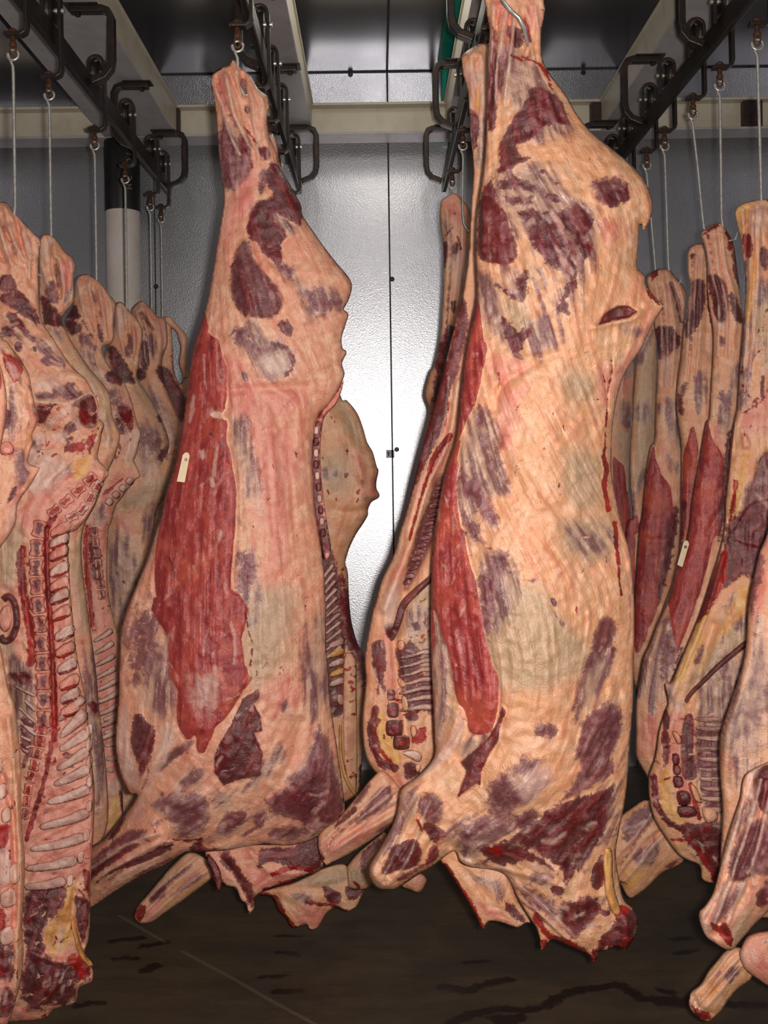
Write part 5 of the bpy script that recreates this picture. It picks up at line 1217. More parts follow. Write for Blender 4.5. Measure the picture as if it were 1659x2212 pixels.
rel = [R('d', '100,580 300,560 440,700', 8, -.006), R('d', '380,1540 700,1570 1000,1450', 8, .010), G('d', '960,1650', 16, 26, -.03), G('d', '600,1750', 30, 20, .02), R('d', '1090,1800 1080,1950', 8, .012), R('b', '345,650 350,1000 385,1600 400,2100', 6, -.014), R('b', '165,800 170,1100 240,1500', 7, -.01), R('a', '130,290 160,560 240,800', 8, -.012), R('a', '60,240 140,420 170,600', 8, .008), R('c', '640,0 660,500 650,1200', 6, .010), R('b', '760,240 660,560 510,690 520,1170 600,1750', 6, .012), R('c', '540,1250 520,1440 600,1640', 6, -.012), G('c', '300,1900', 40, 50, .03), R('c', '240,1700 400,1760 560,1760', 8, .012), G('b', '60,1900', 20, 60, -.05)]
lay += flecks('d', '380,1550 1080,2150', 90, ['wht', 'bld', 'pnk', 'fat', 'drk'], 6, 55, 41) + flecks('b', '150,700 520,2200', 110, ['wht', 'bld', 'fat', 'pnk'], 5, 10, 42) + flecks('c', '180,0 650,1250', 110, ['wht', 'bld', 'fat', 'pur'], 7, 68, 43) + flecks('c', '100,1250 660,2150', 90, ['wht', 'bld', 'pur', 'fat', 'drk'], 8, 40, 44) + flecks('d', '0,600 900,1450', 40, ['pnk', 'wht', 'mem'], 8, 60, 45)
Bc = flesh('body', t, out, 3.09, 55, .62, .42, 2.8, lay, rel, .009, .40, nscale=40, sin=[('a', '20,220 90,420 170,640', 30, 3, .010), ('a', '200,400 240,560 250,760', 12, 2, .008), ('a', '-60,280 -20,500 40,640', 16, 2, .008)], flow=[('p', '80,760', -50, 80), ('p', '150,850', -45, 70), ('p', '130,1000', 50, 70), ('p', '110,1300', 0, 90), ('p', '130,1750', 68, 90), ('p', '100,2000', 20, 90)])
spine_cut(Bc, t, '300,590 275,720 265,850 265,1000 275,1150 290,1310 300,1480 310,1650 320,1820 325,1960 318,2130', [15, 16], 11)
spine_cut(Bc, t, '300,40 285,170 262,270 245,360 220,450 200,530 190,640 178,740', [14, 8], 8, 'pnk', 'bld', 'c')
spine_cut(Bc, t, '700,250 600,350 490,450 350,560', 11, 4, 'pnk', 'bld')
spine_cut(Bc, t, '740,300 670,420 590,530 480,590', 10, 4, 'bon', 'bld')
for k, (x, y) in enumerate(((440, 640), (430, 720), (425, 810), (430, 930), (430, 1040), (430, 1130), (445, 1250), (470, 1400), (475, 1520), (490, 1640), (505, 1760), (510, 1860), (510, 1960))):
    on_body('spinous_process', t, Bc, pts('b', '%g,%g %g,%g %g,%g %g,%g' % (x - 66, y + 22, x + 64, y - 52, x + 74, y + 44, x - 52, y + 92)), 'bon' if k % 2 else 'pnk', .55, [L('bld', 'b', '%g,%g %g,%g' % (x - 50, y + 80, x + 65, y + 40), 5, w=3), L('wht', 'b', '%g,%g %g,%g' % (x + 40, y - 30, x + 66, y + 20), 5, w=2)], smooth=2)
bones(Bc, t, 'c', [(450, 120, 610, -40), (440, 230, 625, 110), (420, 370, 628, 240), (400, 480, 632, 370), (350, 610, 632, 520), (300, 790, 626, 690), (235, 950, 598, 865), (200, 1090, 540, 1030), (190, 1225, 462, 1180)], 11.5)
bones(Bc, t, 'b', [(430, 2060, 610, 1900), (450, 2180, 625, 2030)], 10)
for x, y in ((645, 90), (648, 200), (648, 330), (650, 465), (648, 640), (628, 850), (585, 1010), (508, 1175)):
    on_body('gristle_cap', t, Bc, pts('c', '%g,%g %g,%g %g,%g %g,%g' % (x - 28, y - 25, x + 18, y - 45, x + 16, y + 30, x - 20, y + 45)), 'wht', .55, smooth=2, label='white gristle cap')
bones(Bc, t, 'b', [(130, 1860, 255, 1990), (130, 1960, 265, 2080), (130, 2060, 265, 2170), (60, 1780, 255, 1880)], 4, name='rib')
bones(Bc, t, 'c', [(140, 40, 240, 90), (145, 130, 220, 170), (150, 220, 205, 255)], 4, name='rib')
q = catmull(pts('b', '20,1180 60,1150 100,1190 122,1290 118,1380 80,1460 30,1480 0,1440'), 4, False)
on_body('vein_ring', t, Bc, strip_outline(q, 8), 'drk', 1.2, smooth=1, res=2.4, label='dark red curled vein')
on_body('kidney_fat', t, Bc, pts('b', '20,1230 70,1220 85,1300 70,1390 20,1410 -20,1320'), 'pnk', .7)
on_body('neck_ligament', t, Bc, strip_outline(pts('c', '520,1440 560,1620 600,1720 660,1790'), [4, 6, 7, 5]), 'yel', .9)
for o_ in ('d', '1090,1800 1130,1790 1120,1850 1090,1900 1070,1860'), ('d', '1080,1600 1075,1500 1040,1480 1060,1560'):
    on_body('fat_lump', t, Bc, pts(*o_), 'fat', 1)

# second: mostly its smooth outer back
t = side_of_beef('second side of beef on the left rail, smooth tan back edge beside the sawn spine', 118, 508, 3.43, GL)
out = (px_('84,540 88,512 98,505 113,509 124,519 139,542 158,558 164,580 159,600 161,640 158,655 142,676 134,692 151,731 169,759 191,791 215,820 235,848 241,878 243,898 251,918 259,938 257,958 247,990 232,1023 206,1091 182,1138 176,1200 188,1303 200,1391 209,1464 213,1523 217,1550 226,1625 234,1730 230,1790 215,1822 190,1840 120,1846 60,1840 40,1500 40,900 70,760 84,640'))
lay = [L('drk', 'd', '440,400 520,430 600,530 670,640 700,700 640,750 560,720 480,700 460,560', 7, .005, .003), L('pur', 'd', '500,260 600,240 640,440 600,480 500,420', 7), L('mem', 'd', '700,440 780,300 740,480', 7), L('pnk', 'd', '640,60 780,0 800,200 700,360 640,480', 14), L('wht', 'a', '300,480 400,470 360,620 300,600', 16), L('drk', 'a', '410,640 440,720 445,900 420,760', 5, h=-.02), L('mem', 'd', '520,730 640,760 720,900 600,860', 16), L('oli', 'd', '640,800 800,1000 1000,1260 1150,1500 1200,1750 1100,1700 900,1300', 22), L('pnk', 'd', '680,840 760,960', 14, w=3), L('mem', 'd', '1060,1700 1200,1800 1180,2000 1100,1900', 18),
       L('oli', 'b', '620,700 560,900 600,1200 620,1400', 16, w=8), L('mem', 'b', '640,1500 720,1800 700,2200 640,2100', 16), L('pnk', 'b', '540,1000 600,1500 640,1700', 14, w=5), L('mem', 'c', '660,0 750,200 770,600 700,800', 18), L('drk', 'b', '640,1940 700,1920 720,1990 690,2010', 4), L('oli', 'c', '680,60 700,500', 20, w=6)]
flesh('body', t, out, 3.43, 45, .8, .5, 3.2, lay, [R('a', '410,640 440,780 450,900', 6, -.018), G('d', '580,600', 18, 26, .02), R('a', '300,620 380,800 420,980', 7, -.008)], .007, .55, nscale=40, sin=[('a', '350,470 360,620 400,800', 18, 2, .009), ('a', '480,600 510,760 500,920', 13, 2, .009)])

# third: a narrower spine cut
t = side_of_beef('third side of beef on the left rail, showing a narrow strip of ribs', 215, 594, 3.98, GL)
out = (px_('162,612 170,597 188,592 203,600 220,614 236,636 249,653 249,676 246,700 246,728 240,742 222,752 229,779 243,799 265,819 278,848 286,870 290,888 297,914 304,938 298,968 292,990') + pts('b', '985,150 1032,262 990,302 892,432 850,492 820,602 798,662 790,800 788,1000 800,1150 850,1370 880,1480 886,1600 888,1900 866,2100')
       + px_('256,1560 258,1650 264,1700 264,1780 242,1850 205,1860 160,1840 150,1500 140,1100 150,900 140,760 138,700 158,655'))
lay = [L('drk', 'd', '680,620 760,540 810,490 860,560 880,640 760,650', 7, .003), L('drk', 'd', '700,680 780,660 880,710 880,770 800,830 740,790', 7), L('pur', 'd', '840,820 940,810 1000,880 1060,980 960,960 860,890', 9), L('drk', 'd', '880,640 960,760 1030,880 960,800', 6), L('drk', 'd', '1050,610 1080,680 1130,860 1090,910 1060,800', 6), L('drk', 'd', '990,290 1030,400 1050,500 1010,420', 4, h=-.02), L('drk', 'd', '1075,540 1095,600 1080,640', 4, h=-.015), L('mem', 'd', '880,960 1080,1080 1200,1200 1060,1160 940,1060', 16), L('drk', 'd', '1010,1130 1040,1120 1040,1160', 4),
       L('drk', 'd', '1130,1260 1200,1210 1290,1230 1330,1310 1310,1380 1230,1350 1150,1310', 6), L('pnk', 'd', '1190,1270 1280,1310', 5, w=2), L('pur', 'd', '1170,1440 1230,1410 1260,1490 1200,1510', 7), L('pur', 'd', '1210,1540 1290,1520 1310,1580 1230,1590', 7), L('wht', 'd', '1225,1640 1290,1640 1270,1690 1230,1690', 4), L('drk', 'd', '1290,1600 1400,1590 1430,1640 1410,1740 1330,1760 1280,1720', 8, -.008), L('bld', 'd', '1310,1680 1420,1640 1450,1820 1400,1860', 8), L('drk', 'd', '1240,1700 1340,1780 1380,1860 1340,1910 1270,1840', 8), L('wht', 'd', '1400,1850 1500,1830 1520,1960 1440,2200 1330,2150', 18), L('bld', 'd', '1270,2020 1310,2010 1310,2080', 6), L('pnk', 'd', '1320,1500 1420,1570 1300,1520', 8), L('mem', 'd', '900,1000 1200,1400 1300,1900', 22, w=6),
       L('pnk', 'b', '770,360 900,240 1010,240 960,310 860,440 800,500 720,500', 8), L('bld', 'b', '760,400 900,290', 6, w=3), L('pnk', 'b', '620,640 760,520 790,700 780,1000 830,1300 880,1480 880,1900 860,2200 740,2200 700,1800 690,1400 640,1000', 8), L('bld', 'b', '640,640 630,800 640,1000 660,1200 680,1360', 7, w=5), L('drk', 'b', '660,700 720,760 740,950 760,1080 700,1050 660,880', 9), L('mem', 'b', '680,520 770,480 760,600 680,640', 9),
       L('pnk', 'c', '730,0 850,0 870,480 900,600 860,800 760,860', 8), L('wht', 'c', '775,470 860,460 830,560 780,550', 5), L('yel', 'c', '800,600 860,560 850,760 780,800', 10), L('drk', 'c', '870,500 900,580 950,600 900,700 870,640', 6), L('fat', 'b', '800,640 795,900 800,1150 880,1480', 4, w=4)]
rel = [R('d', '1010,300 1060,520 1080,700', 6, -.018), G('d', '1340,1680', 14, 18, -.03), R('b', '650,640 650,1000 690,1400', 5, -.012), G('d', '820,700', 20, 24, .016)]
lay += flecks('d', '1150,1500 1520,2150', 40, ['wht', 'bld', 'pnk', 'fat'], 5, 10, 51) + flecks('b', '640,500 880,2200', 80, ['wht', 'bld', 'fat', 'pnk'], 5, 40, 52)
Be = flesh('body', t, out, 3.98, 42, .7, .5, 2.6, lay, rel, .007, .45, nscale=36, sin=[('a', '620,760 660,950 720,1150', 15, 2, .008), ('a', '770,850 800,1000 820,1200', 10, 2, .008)])
bones(Be, t, 'b', [(695, 1480 + 92 * k, 800 + min(70, 10 * k + 20), 1400 + 92 * k) for k in range(9)], 6.5)
bones(Be, t, 'c', [(745, 20, 850, -20), (750, 110, 850, 85), (755, 200, 850, 180), (765, 300, 850, 290), (765, 380, 815, 375)], 6.5)
spine_cut(Be, t, '690,640 705,760 722,900 740,1060 752,1180', 9, 7, 'pnk', 'drk')
for k in range(4):
    on_body('vertebra', t, Be, pts('b', '%g,%g %g,%g %g,%g %g,%g' % (950 - 50 * k, 270 + 50 * k, 990 - 50 * k, 300 + 50 * k, 960 - 50 * k, 340 + 50 * k, 915 - 50 * k, 310 + 50 * k)), 'bon', .7, smooth=2)

# fourth: smooth mottled outside
t = side_of_beef('fourth side of beef on the left rail, smooth grey mottled back beside the white pipe', 280, 655, 4.46, GL)
out = px_('246,668 251,655 261,652 272,661 284,676 296,690 307,707 309,725 303,758 300,790 296,815 318,849 341,889 359,930 366,959 362,980 374,982 371,1010 360,1068 342,1097 333,1141 330,1185 335,1300 325,1500 310,1650 290,1760 240,1780 215,1500 215,1100 230,900 220,800 235,740 246,700')
lay = [L('drk', 'd', '1170,940 1220,940 1290,1000 1370,1120 1440,1240 1470,1340 1400,1360 1300,1330 1240,1230 1180,1080', 7, .005, .003), L('mem', 'd', '1220,960 1280,1040 1250,1130', 8), L('wht', 'd', '1250,500 1380,520 1330,800 1270,790', 14), L('pnk', 'd', '1440,700 1500,760 1480,1000 1440,950', 8), L('drk', 'd', '1400,820 1420,900 1425,1000', 4, h=-.02, w=3), L('pur', 'd', '1370,930 1420,920 1400,1060 1350,1030', 6),
       L('drk', 'a', '1170,1790 1220,1770 1230,1830 1190,1840', 5), L('mem', 'a', '960,1860 1180,1860 1250,2000 1200,2140 1060,2140 940,2000', 20), L('pur', 'a', '1040,1900 1180,1960 1200,2050 1080,2040', 24), L('drk', 'a', '1200,2040 1240,2060 1210,2143 1180,2110', 6), L('oli', 'a', '1000,1500 1240,1720 1240,1900 1050,1700', 22),
       L('mem', 'b', '1010,60 1190,20 1190,140 1080,300 1000,200', 16), L('oli', 'b', '900,400 1100,300 1240,260 1180,420 1000,520 880,520', 20), L('mem', 'b', '1050,560 1180,480 1120,760 1050,700', 18), L('mem', 'b', '800,700 960,720 1060,1000 1000,1300 880,1400 820,1100', 26), L('pnk', 'b', '860,540 980,560 960,680 860,660', 14), L('pnk', 'b', '850,780 900,900 940,1000', 12, w=5), L('drk', 'b', '855,970 870,1000', 3, w=2), L('drk', 'b', '905,1040 912,1050', 3, w=2)]
flesh('body', t, out, 4.46, 50, .8, .5, 3.0, lay, [R('b', '900,510 950,520 980,480', 6, -.008), G('a', '1140,1960', 34, 40, .02), R('d', '1400,700 1420,900 1430,1010', 5, -.016)], .007, .6, nscale=36, sin=[('a', '900,970 920,1150 960,1350', 10, 2, .008), ('a', '1010,1080 1030,1250 1000,1400', 8, 2, .008)])

# fifth and sixth
t = side_of_beef('fifth side of beef on the left rail, two pale split tendons at the top', 320, 652, 4.90, GL)
out = px_('284,675 289,662 296,655 307,650 321,660 333,674 343,684 356,688 361,707 362,742 354,765 350,790 360,840 380,890 396,930 396,980 382,1010 362,1100 340,1200 320,1200 315,1000 310,880 292,810 284,740')
flesh('body', t, out, 4.90, 32, .85, .5, 2.8, [L('drk', 'a', '1000,1440 1060,1430 1090,1490 1050,1530 1000,1500', 6), L('drk', 'a', '1050,1260 1100,1220 1115,1400 1070,1460 1050,1380', 6), L('pur', 'a', '1100,1200 1140,1180 1165,1260 1150,1380 1110,1300', 6), L('drk', 'a', '1060,1020 1100,1090 1140,1140', 4, w=3, h=-.018), L('pnk', 'a', '1130,1080 1200,1100 1180,1180', 8), L('drk', 'a', '1170,1440 1250,1420 1330,1560 1400,1700 1300,1660 1200,1540', 7), L('mem', 'a', '1090,1620 1250,1780 1300,2000', 16, w=8)], [R('a', '1060,1020 1120,1150', 5, -.015), R('a', '1150,1200 1180,1400', 5, .01)], .006, .55, nscale=30, sin=[('a', '1040,960 1100,1150 1120,1380', 12, 3, .008), ('a', '1200,1080 1220,1250 1200,1400', 7, 2, .008)])
t = side_of_beef('sixth and rearmost side of beef on the left rail, its tendon standing off the shank', 376, 690, 5.20, GL)
out = px_('346,700 350,687 362,684 370,700 372,730 374,760 376,800 390,830 405,800 420,850 420,1000 400,1100 372,1150 360,1000 345,900 335,820 342,770')
flesh('body', t, out, 5.20, 26, .85, .5, 2.6, [L('drk', 'a', '1160,1480 1200,1420 1270,1460 1330,1560 1400,1680 1400,1780 1330,1840 1240,1700 1180,1560', 7, .003), L('pur', 'a', '1280,1340 1330,1480 1370,1560 1300,1480', 6), L('drk', 'a', '1270,1880 1310,1860 1330,1900 1280,1920', 6), L('mem', 'a', '1230,1700 1300,1900', 14, w=6)], [], .003, .55)
m = MB(); m.tube([P(x, y, 5.19) for x, y in catmull(px_('360,688 372,700 390,718 397,740 396,765 397,790 402,815'), 3, False)], [.017 + .004 * math.sin(k) for k in range(19)], 10)
o = m.build('tendon', MT, t, True)
for nm_ in ('lic', 'lif'):
    o.data.attributes.new(nm_, 'FLOAT', 'POINT').data.foreach_set('value', [.5] * len(o.data.vertices))
o.data.attributes.new('warm', 'FLOAT', 'POINT').data.foreach_set('value', [.55] * len(o.data.vertices))
o.data.attributes.new('fib', 'FLOAT_VECTOR', 'POINT').data.foreach_set('vector', [c for v in o.data.vertices for c in (v.co.x, v.co.z, v.co.y)])

# ------------------------------------------------------------------ right hand row
GR = 'sides of beef along the right wall'
t = side_of_beef('nearest side of beef at the right picture edge, its shin and rounded knuckle hanging low', 1760, 300, 2.62, GR)
out = pts('s', '760,-300 720,60 680,180 662,250 632,400 616,620 572,780 512,960 506,1100 520,1300 511,1480 520,1620 600,1700 720,1760 900,1700 1000,900 960,-200')
lay = [L('mem', 's', '640,560 714,480 714,900 600,1000 540,1000 580,800', 24), L('pnk', 's', '720,0 660,280 630,420 640,500 700,350', 12), L('pur', 's', '640,240 700,200 660,400 630,460', 10), L('oli', 's', '540,1000 620,800', 16, w=14), L('mem', 's', '600,700 700,600 714,1000 560,1180', 40)]
flesh('body', t, out, 2.62, 90, .6, .4, 4.5, lay, [R('s', '650,420 600,740 540,960 520,1300', 10, .01)], .005, .55)
o = pts('t', '1050,100 900,150 760,215 690,265 662,340 650,440 600,590 540,780 500,950 470,1070 430,1200 372,1290 325,1342 335,1430 380,1530 450,1582 540,1632 590,1630 640,1570 700,1500 760,1430 900,1300 1050,1100')
flesh('fore_shank', t, o, 2.42, 55, .8, .6, 3.4, [L('wht', 't', '700,250 800,210 760,300 740,440 680,440', 16), L('drk', 't', '760,260 864,180 960,180 960,560 864,580 800,520 750,400', 6, .006, .004), L('pur', 't', '690,480 740,470 640,600 610,640', 8), L('mem', 't', '640,500 800,460 700,640 560,840 530,900', 14), L('pur', 't', '700,660 790,600 864,660 1000,700 1000,1000 820,1050 720,1000 700,1080 600,1100 560,1060 560,920 620,780', 8, .006, .004), L('mem', 't', '620,980 720,940 740,1040 640,1120', 14), L('drk', 't', '640,1080 720,1020 760,900 740,1060', 6), L('wht', 't', '740,920 740,1120', 8, w=3),
      L('mem', 't', '640,1100 700,1100 680,1180 560,1320 460,1420 430,1400 520,1240', 9), L('pur', 't', '520,1260 620,1180 560,1320 470,1420 440,1400', 16), L('wht', 't', '520,1120 600,1140 460,1300 400,1380 350,1380', 16), L('bld', 't', '490,1190 520,1190 500,1205', 3), L('bld', 't', '410,1410 480,1440 540,1420 590,1550 570,1600 520,1560 440,1480', 8), L('wht', 't', '330,1380 390,1400 380,1500 340,1440', 8), L('mem', 't', '370,1480 440,1560 400,1540', 8, w=4), L('pnk', 't', '560,1420 720,1260 740,1150', 8, w=5), L('oli', 't', '600,1400 720,1300 700,1460 600,1600', 18), L('drk', 't', '780,1200 864,1100 864,1260 780,1300', 12)],
      [R('t', '730,1080 640,1260 500,1420', 10, -.012), R('t', '740,900 742,1120', 6, .008), G('t', '470,1500', 18, 14, -.02)], .006, .35, sin=[('t', '800,300 680,800 440,1420', 34, 3, .008)])
o = pts('t', '1000,1450 864,1485 770,1500 700,1535 655,1620 642,1680 690,1790 800,1872 870,1915 1000,1930')
flesh('knuckle_end', t, o, 2.50, 40, .8, .6, 3.4, [L('mem', 't', '820,1580 864,1540 864,1580 830,1600', 8), L('pnk', 't', '660,1640 720,1560 840,1640 860,1860 760,1820', 24), L('wht', 't', '680,1640 760,1620 760,1700 700,1720', 22)], [], .003, .3)
o = pts('t', '250,2012 268,1960 340,1900 400,1800 470,1715 540,1640 640,1615 730,1700 740,1850 640,1930 560,2020 500,2110 420,2182 395,2192 330,2172 270,2112 245,2060')
flesh('hind_foot_stump', t, o, 2.56, 32, .85, .6, 3.0, [L('mem', 't', '540,1800 640,1760 660,1830 560,1900 530,1880', 9), L('pur', 't', '550,1800 640,1770 560,1890', 14), L('bld', 't', '250,2040 300,2090 400,2120 420,2160 390,2185 310,2150', 8), L('wht', 't', '250,2000 290,1990 330,2100 290,2080', 8), L('yel', 't', '400,1900 480,1860 460,2000 400,2000', 20), L('pur', 't', '330,2110 390,2140 390,2170 330,2150', 6)], [R('t', '270,1990 330,2090 410,2130', 6, -.012)], .005, .9, sin=[('t', '640,1680 470,1880 300,2080', 20, 3, .006)])

t = side_of_beef('side of beef with an open chest, its thick shank at the right picture edge', 1640, 440, 3.09, GR)
out = (px_('1588,462 1599,443 1625,434 1645,432 1662,436 1690,500 1720,700 1740,1100 1720,1500 1640,1780 1575,1870') + pts('s', '512,1562 490,1606 432,1592 420,1532 340,1492 270,1402 216,1302 200,1162 230,1062 245,960 270,872 286,830 272,752 300,738 352,618 402,498 432,418 470,298 502,198 527,88') + px_('1568,1080 1574,1016 1578,967 1584,918 1592,886 1596,837 1599,788 1604,730 1607,690 1609,641 1610,612 1608,576 1603,537 1598,505'))
lay = [L('yel', 'r', '900,60 980,20 1000,120 960,240 1000,320 940,400 900,200', 22), L('bld', 'r', '930,240 990,240 1000,330 960,400', 12), L('wht', 'r', '1000,60 1080,60 1060,240 1000,220', 18), L('yel', 'r', '990,330 1010,400 980,620 960,800', 14, w=8), L('pur', 'r', '920,450 960,440 950,640 930,640', 8), L('drk', 'r', '1060,330 1103,330 1100,470 1060,440', 8), L('mem', 'r', '1040,540 1103,600 1103,680 1030,680', 14), L('oli', 'r', '1000,640 1103,660 1103,1100 1040,1000', 20), L('mem', 'r', '930,900 990,760 980,1000 960,1300 920,1400', 14), L('drk', 'r', '1060,1180 1080,1170 1075,1300 1050,1300', 5), L('pnk', 'r', '920,1440 1000,1360 1103,1260 1103,1500 960,1560 900,1500', 18), L('bld', 'r', '940,1420 1060,1340 1103,1260', 7, w=2),
       L('fat', 'r', '930,1560 970,1580 980,1640 940,1650', 6, .01), L('yel', 'r', '960,1700 900,1950 850,2212', 12, w=8), L('red', 'r', '850,1560 880,1480 860,1700 820,2000 800,2212 780,2212 800,1900', 6), L('bld', 'r', '890,1880 870,2040 850,2140', 8, w=5), L('pur', 'r', '1040,1750 1103,1680 1200,1700 1200,2260 880,2260 960,2050 1000,1900', 7, -.01, .003), L('drk', 'r', '900,2212 1000,2050 1103,2000 1103,2260 900,2260', 18), L('mem', 'r', '960,1900 1010,1960 960,2100 930,2080', 10), L('wht', 'r', '1030,1960 1103,2040', 6, w=2),
       L('drk', 's', '540,60 714,-40 714,180 660,300 600,280 530,340 520,240', 10, -.008), L('bld', 's', '510,200 540,160 530,300 470,420 410,490 440,380', 10), L('pnk', 's', '470,310 530,310 520,370 420,480 430,420', 10), L('yel', 's', '430,420 470,440 440,560 400,640 340,740 300,740 360,620', 16), L('fat', 's', '440,500 480,450 475,520 430,530', 5), L('pur', 's', '410,610 440,580 420,660 395,660', 7),
       L('oli', 's', '640,320 630,420 620,580 500,680 380,770 380,720 480,540 560,400', 12), L('yel', 's', '600,330 640,420 500,560 420,700', 24), L('mem', 's', '560,380 620,440 600,520 540,480', 13), L('mem', 's', '440,700 600,620 590,820 500,960 420,880', 14), L('wht', 's', '270,750 300,748 340,820 380,800 340,870 290,850', 14),
       L('drk', 's', '265,860 285,870 290,940 260,950', 5), L('drk', 's', '258,955 288,955 290,1080 265,1100', 6), L('drk', 's', '370,880 395,900 395,1000 400,1100 410,1150 370,1165 345,1130 340,1020 350,920', 6, -.006), L('pnk', 's', '290,880 340,880 345,1100 390,1200 420,1330 400,1400 300,1150', 10), L('yel', 's', '245,1130 290,1100 295,1230 340,1320 380,1345 300,1340 255,1270', 8), L('drk', 's', '225,1150 235,1260 290,1350 400,1390', 6, w=7), L('red', 's', '225,1150 235,1200', 6, w=4),
       L('bld', 's', '380,1180 400,1250 420,1330', 6, w=5), L('drk', 's', '330,1370 420,1350 510,1360 508,1560 480,1590 420,1500', 8), L('bld', 's', '300,1420 400,1440 490,1600', 8, w=3), L('mem', 's', '410,950 510,940 514,1280 430,1260', 12), L('pur', 's', '410,960 514,960 514,1290 440,1290', 22)]
rel = [R('r', '1010,120 1000,400 960,900 900,1450', 12, .012), R('r', '960,500 940,900 900,1400', 8, -.010), R('s', '520,200 440,440 340,680 300,800', 10, .016), R('s', '480,500 420,700 380,840', 12, -.02), G('s', '450,1000', 26, 90, -.03), R('r', '900,1960 860,2100', 6, .012)]
lay += flecks('s', '220,860 510,1350', 110, ['wht', 'bld', 'fat', 'pur', 'pnk'], 7, 80, 61) + flecks('r', '920,700 1103,1600', 50, ['bld', 'pnk', 'wht', 'mem'], 9, 20, 62) + flecks('s', '330,1360 510,1580', 20, ['wht', 'bld', 'pur'], 9, -30, 63) + flecks('s', '440,380 640,700', 30, ['mem', 'wht', 'pnk'], 7, 45, 64)
Br = flesh('body', t, out, 3.09, 58, .66, .45, 2.9, lay, rel, .007, .75, nscale=44, sin=[('r', '1000,60 990,300 970,700 930,1200', 20, 3, .007), ('s', '520,150 440,430 330,720', 9, 2, .006)])
on_body('diaphragm_strip', t, Br, strip_outline(pts('s', '620,575 560,625 500,675 440,735 385,790 360,830'), [6, 6.5, 6, 5.5, 5, 4]), 'drk', 1.0, label='dark red curled strip of diaphragm')
for x, y, w, h in ((318, 1075, 16, 24), (322, 1120, 17, 22), (328, 1172, 22, 24), (352, 1242, 30, 30), (365, 1300, 40, 24)):
    on_body('breastbone_segment', t, Br, pts('s', '%g,%g %g,%g %g,%g %g,%g' % (x - w, y - h, x + w * .8, y - h * .9, x + w, y + h * .8, x - w * .7, y + h)), 'drk', .8, smooth=2)
for k, y in enumerate((905, 945, 985, 1030, 1075, 1118, 1160, 1200, 1245, 1290)):
    on_body('rib', t, Br, strip_outline(pts('s', '%g,%g 460,%g 512,%g' % (405 + k * 3, y - 4, y, y + 2)), [3.5, 6, 6]), 'mem', .9, [L('wht', 's', '410,%g 512,%g' % (y - 14, y - 12), 4, w=1.5)])
for a in ('300,955 330,960 345,1000 325,1010', '380,1180 410,1200 430,1260 400,1250', '430,1290 480,1280 500,1330 450,1350'):
    on_body('fat_lump', t, Br, pts('s', a), 'fat', 1)

t = side_of_beef('side of beef on the right with a paper tag on its long red flank', 1555, 484, 3.43, GR)
out = px_('1514,506 1528,492 1551,481 1561,484 1574,505 1584,526 1590,560 1600,640 1612,760 1600,1000 1590,1150 1570,1350 1530,1650 1480,1820 1425,1740 1400,1683 1374,1633 1374,1583 1373,1552 1375,1507 1383,1462 1390,1422 1406,1387 1421,1346 1446,1291 1463,1226 1487,1150 1495,1081 1512,983 1524,915 1532,902 1535,853 1539,788 1541,739 1538,700 1531,658 1528,612 1528,576 1524,544')
lay = [L('bld', 'r', '665,235 760,160 780,180 700,220', 8), L('drk', 'r', '690,230 720,240 715,270 695,260', 5), L('bld', 'r', '830,220 860,280 850,330', 7, w=5), L('drk', 'r', '870,290 930,330 930,600 880,500', 8), L('drk', 'r', '700,510 760,510 820,560 835,660 830,800 790,830 745,770 720,640', 6, .004, .003), L('drk', 'r', '850,620 890,650 940,800 900,820 860,740', 6), L('wht', 'r', '750,820 830,820 820,870 770,860', 10), L('pur', 'r', '780,910 810,930 810,970 780,960', 7), L('mem', 'r', '860,1120 910,1110 890,1260 850,1260', 9), L('mem', 'r', '750,1160 790,1150 800,1250 760,1220', 10), L('mem', 'r', '780,1260 890,1290 870,1420 850,1600 800,1540 770,1400', 13), L('pur', 'r', '780,1290 850,1330 850,1420 800,1380', 14), L('pnk', 'r', '740,1500 800,1640', 12, w=6),
       L('red', 'r', '690,1450 710,1500 740,1600 800,1690 812,1800 800,2000 780,2230 560,2230 590,2000 640,1700', 4, .006, .003), L('drk', 'r', '820,1650 860,1520 840,1800 800,2212 770,2212', 8), L('red', 's', '300,-20 500,-20 480,120 440,300 390,450 340,580 325,610 290,440 280,300 320,150', 4, .006, .003), L('fat', 's', '325,250 290,380 242,490 212,570 182,640', 4, w=2), L('mem', 's', '200,600 290,450 320,620 300,700 260,800 220,860 160,800 170,720', 18), L('pur', 's', '250,560 300,480 320,620 260,740', 24), L('drk', 's', '325,640 350,600 330,720 300,740', 9), L('pnk', 's', '180,900 240,880 220,1000 170,1060 160,960', 16)]
B_tag = flesh('body', t, out, 3.43, 48, .85, .5, 3.2, lay, [R('r', '860,280 900,420 930,560', 6, -.012), R('r', '700,560 730,800 740,1000', 7, -.006), R('r', '830,2000 700,2212', 7, -.01)], .006, .55, nscale=44, sin=[('r', '740,190 770,450 830,700 820,1100', 20, 3, .007)])
t = side_of_beef('side of beef on the right, third shank from the right edge of the picture', 1508, 528, 3.72, GR)
out = px_('1485,548 1495,531 1512,525 1524,531 1532,560 1545,640 1560,760 1560,1000 1530,1250 1490,1450 1450,1600 1420,1500 1425,1350 1445,1280 1462,1230 1470,1150 1471,1081 1472,990 1470,950 1463,902 1461,869 1464,821 1471,772 1474,739 1477,707 1484,658 1491,625 1488,599 1484,583')
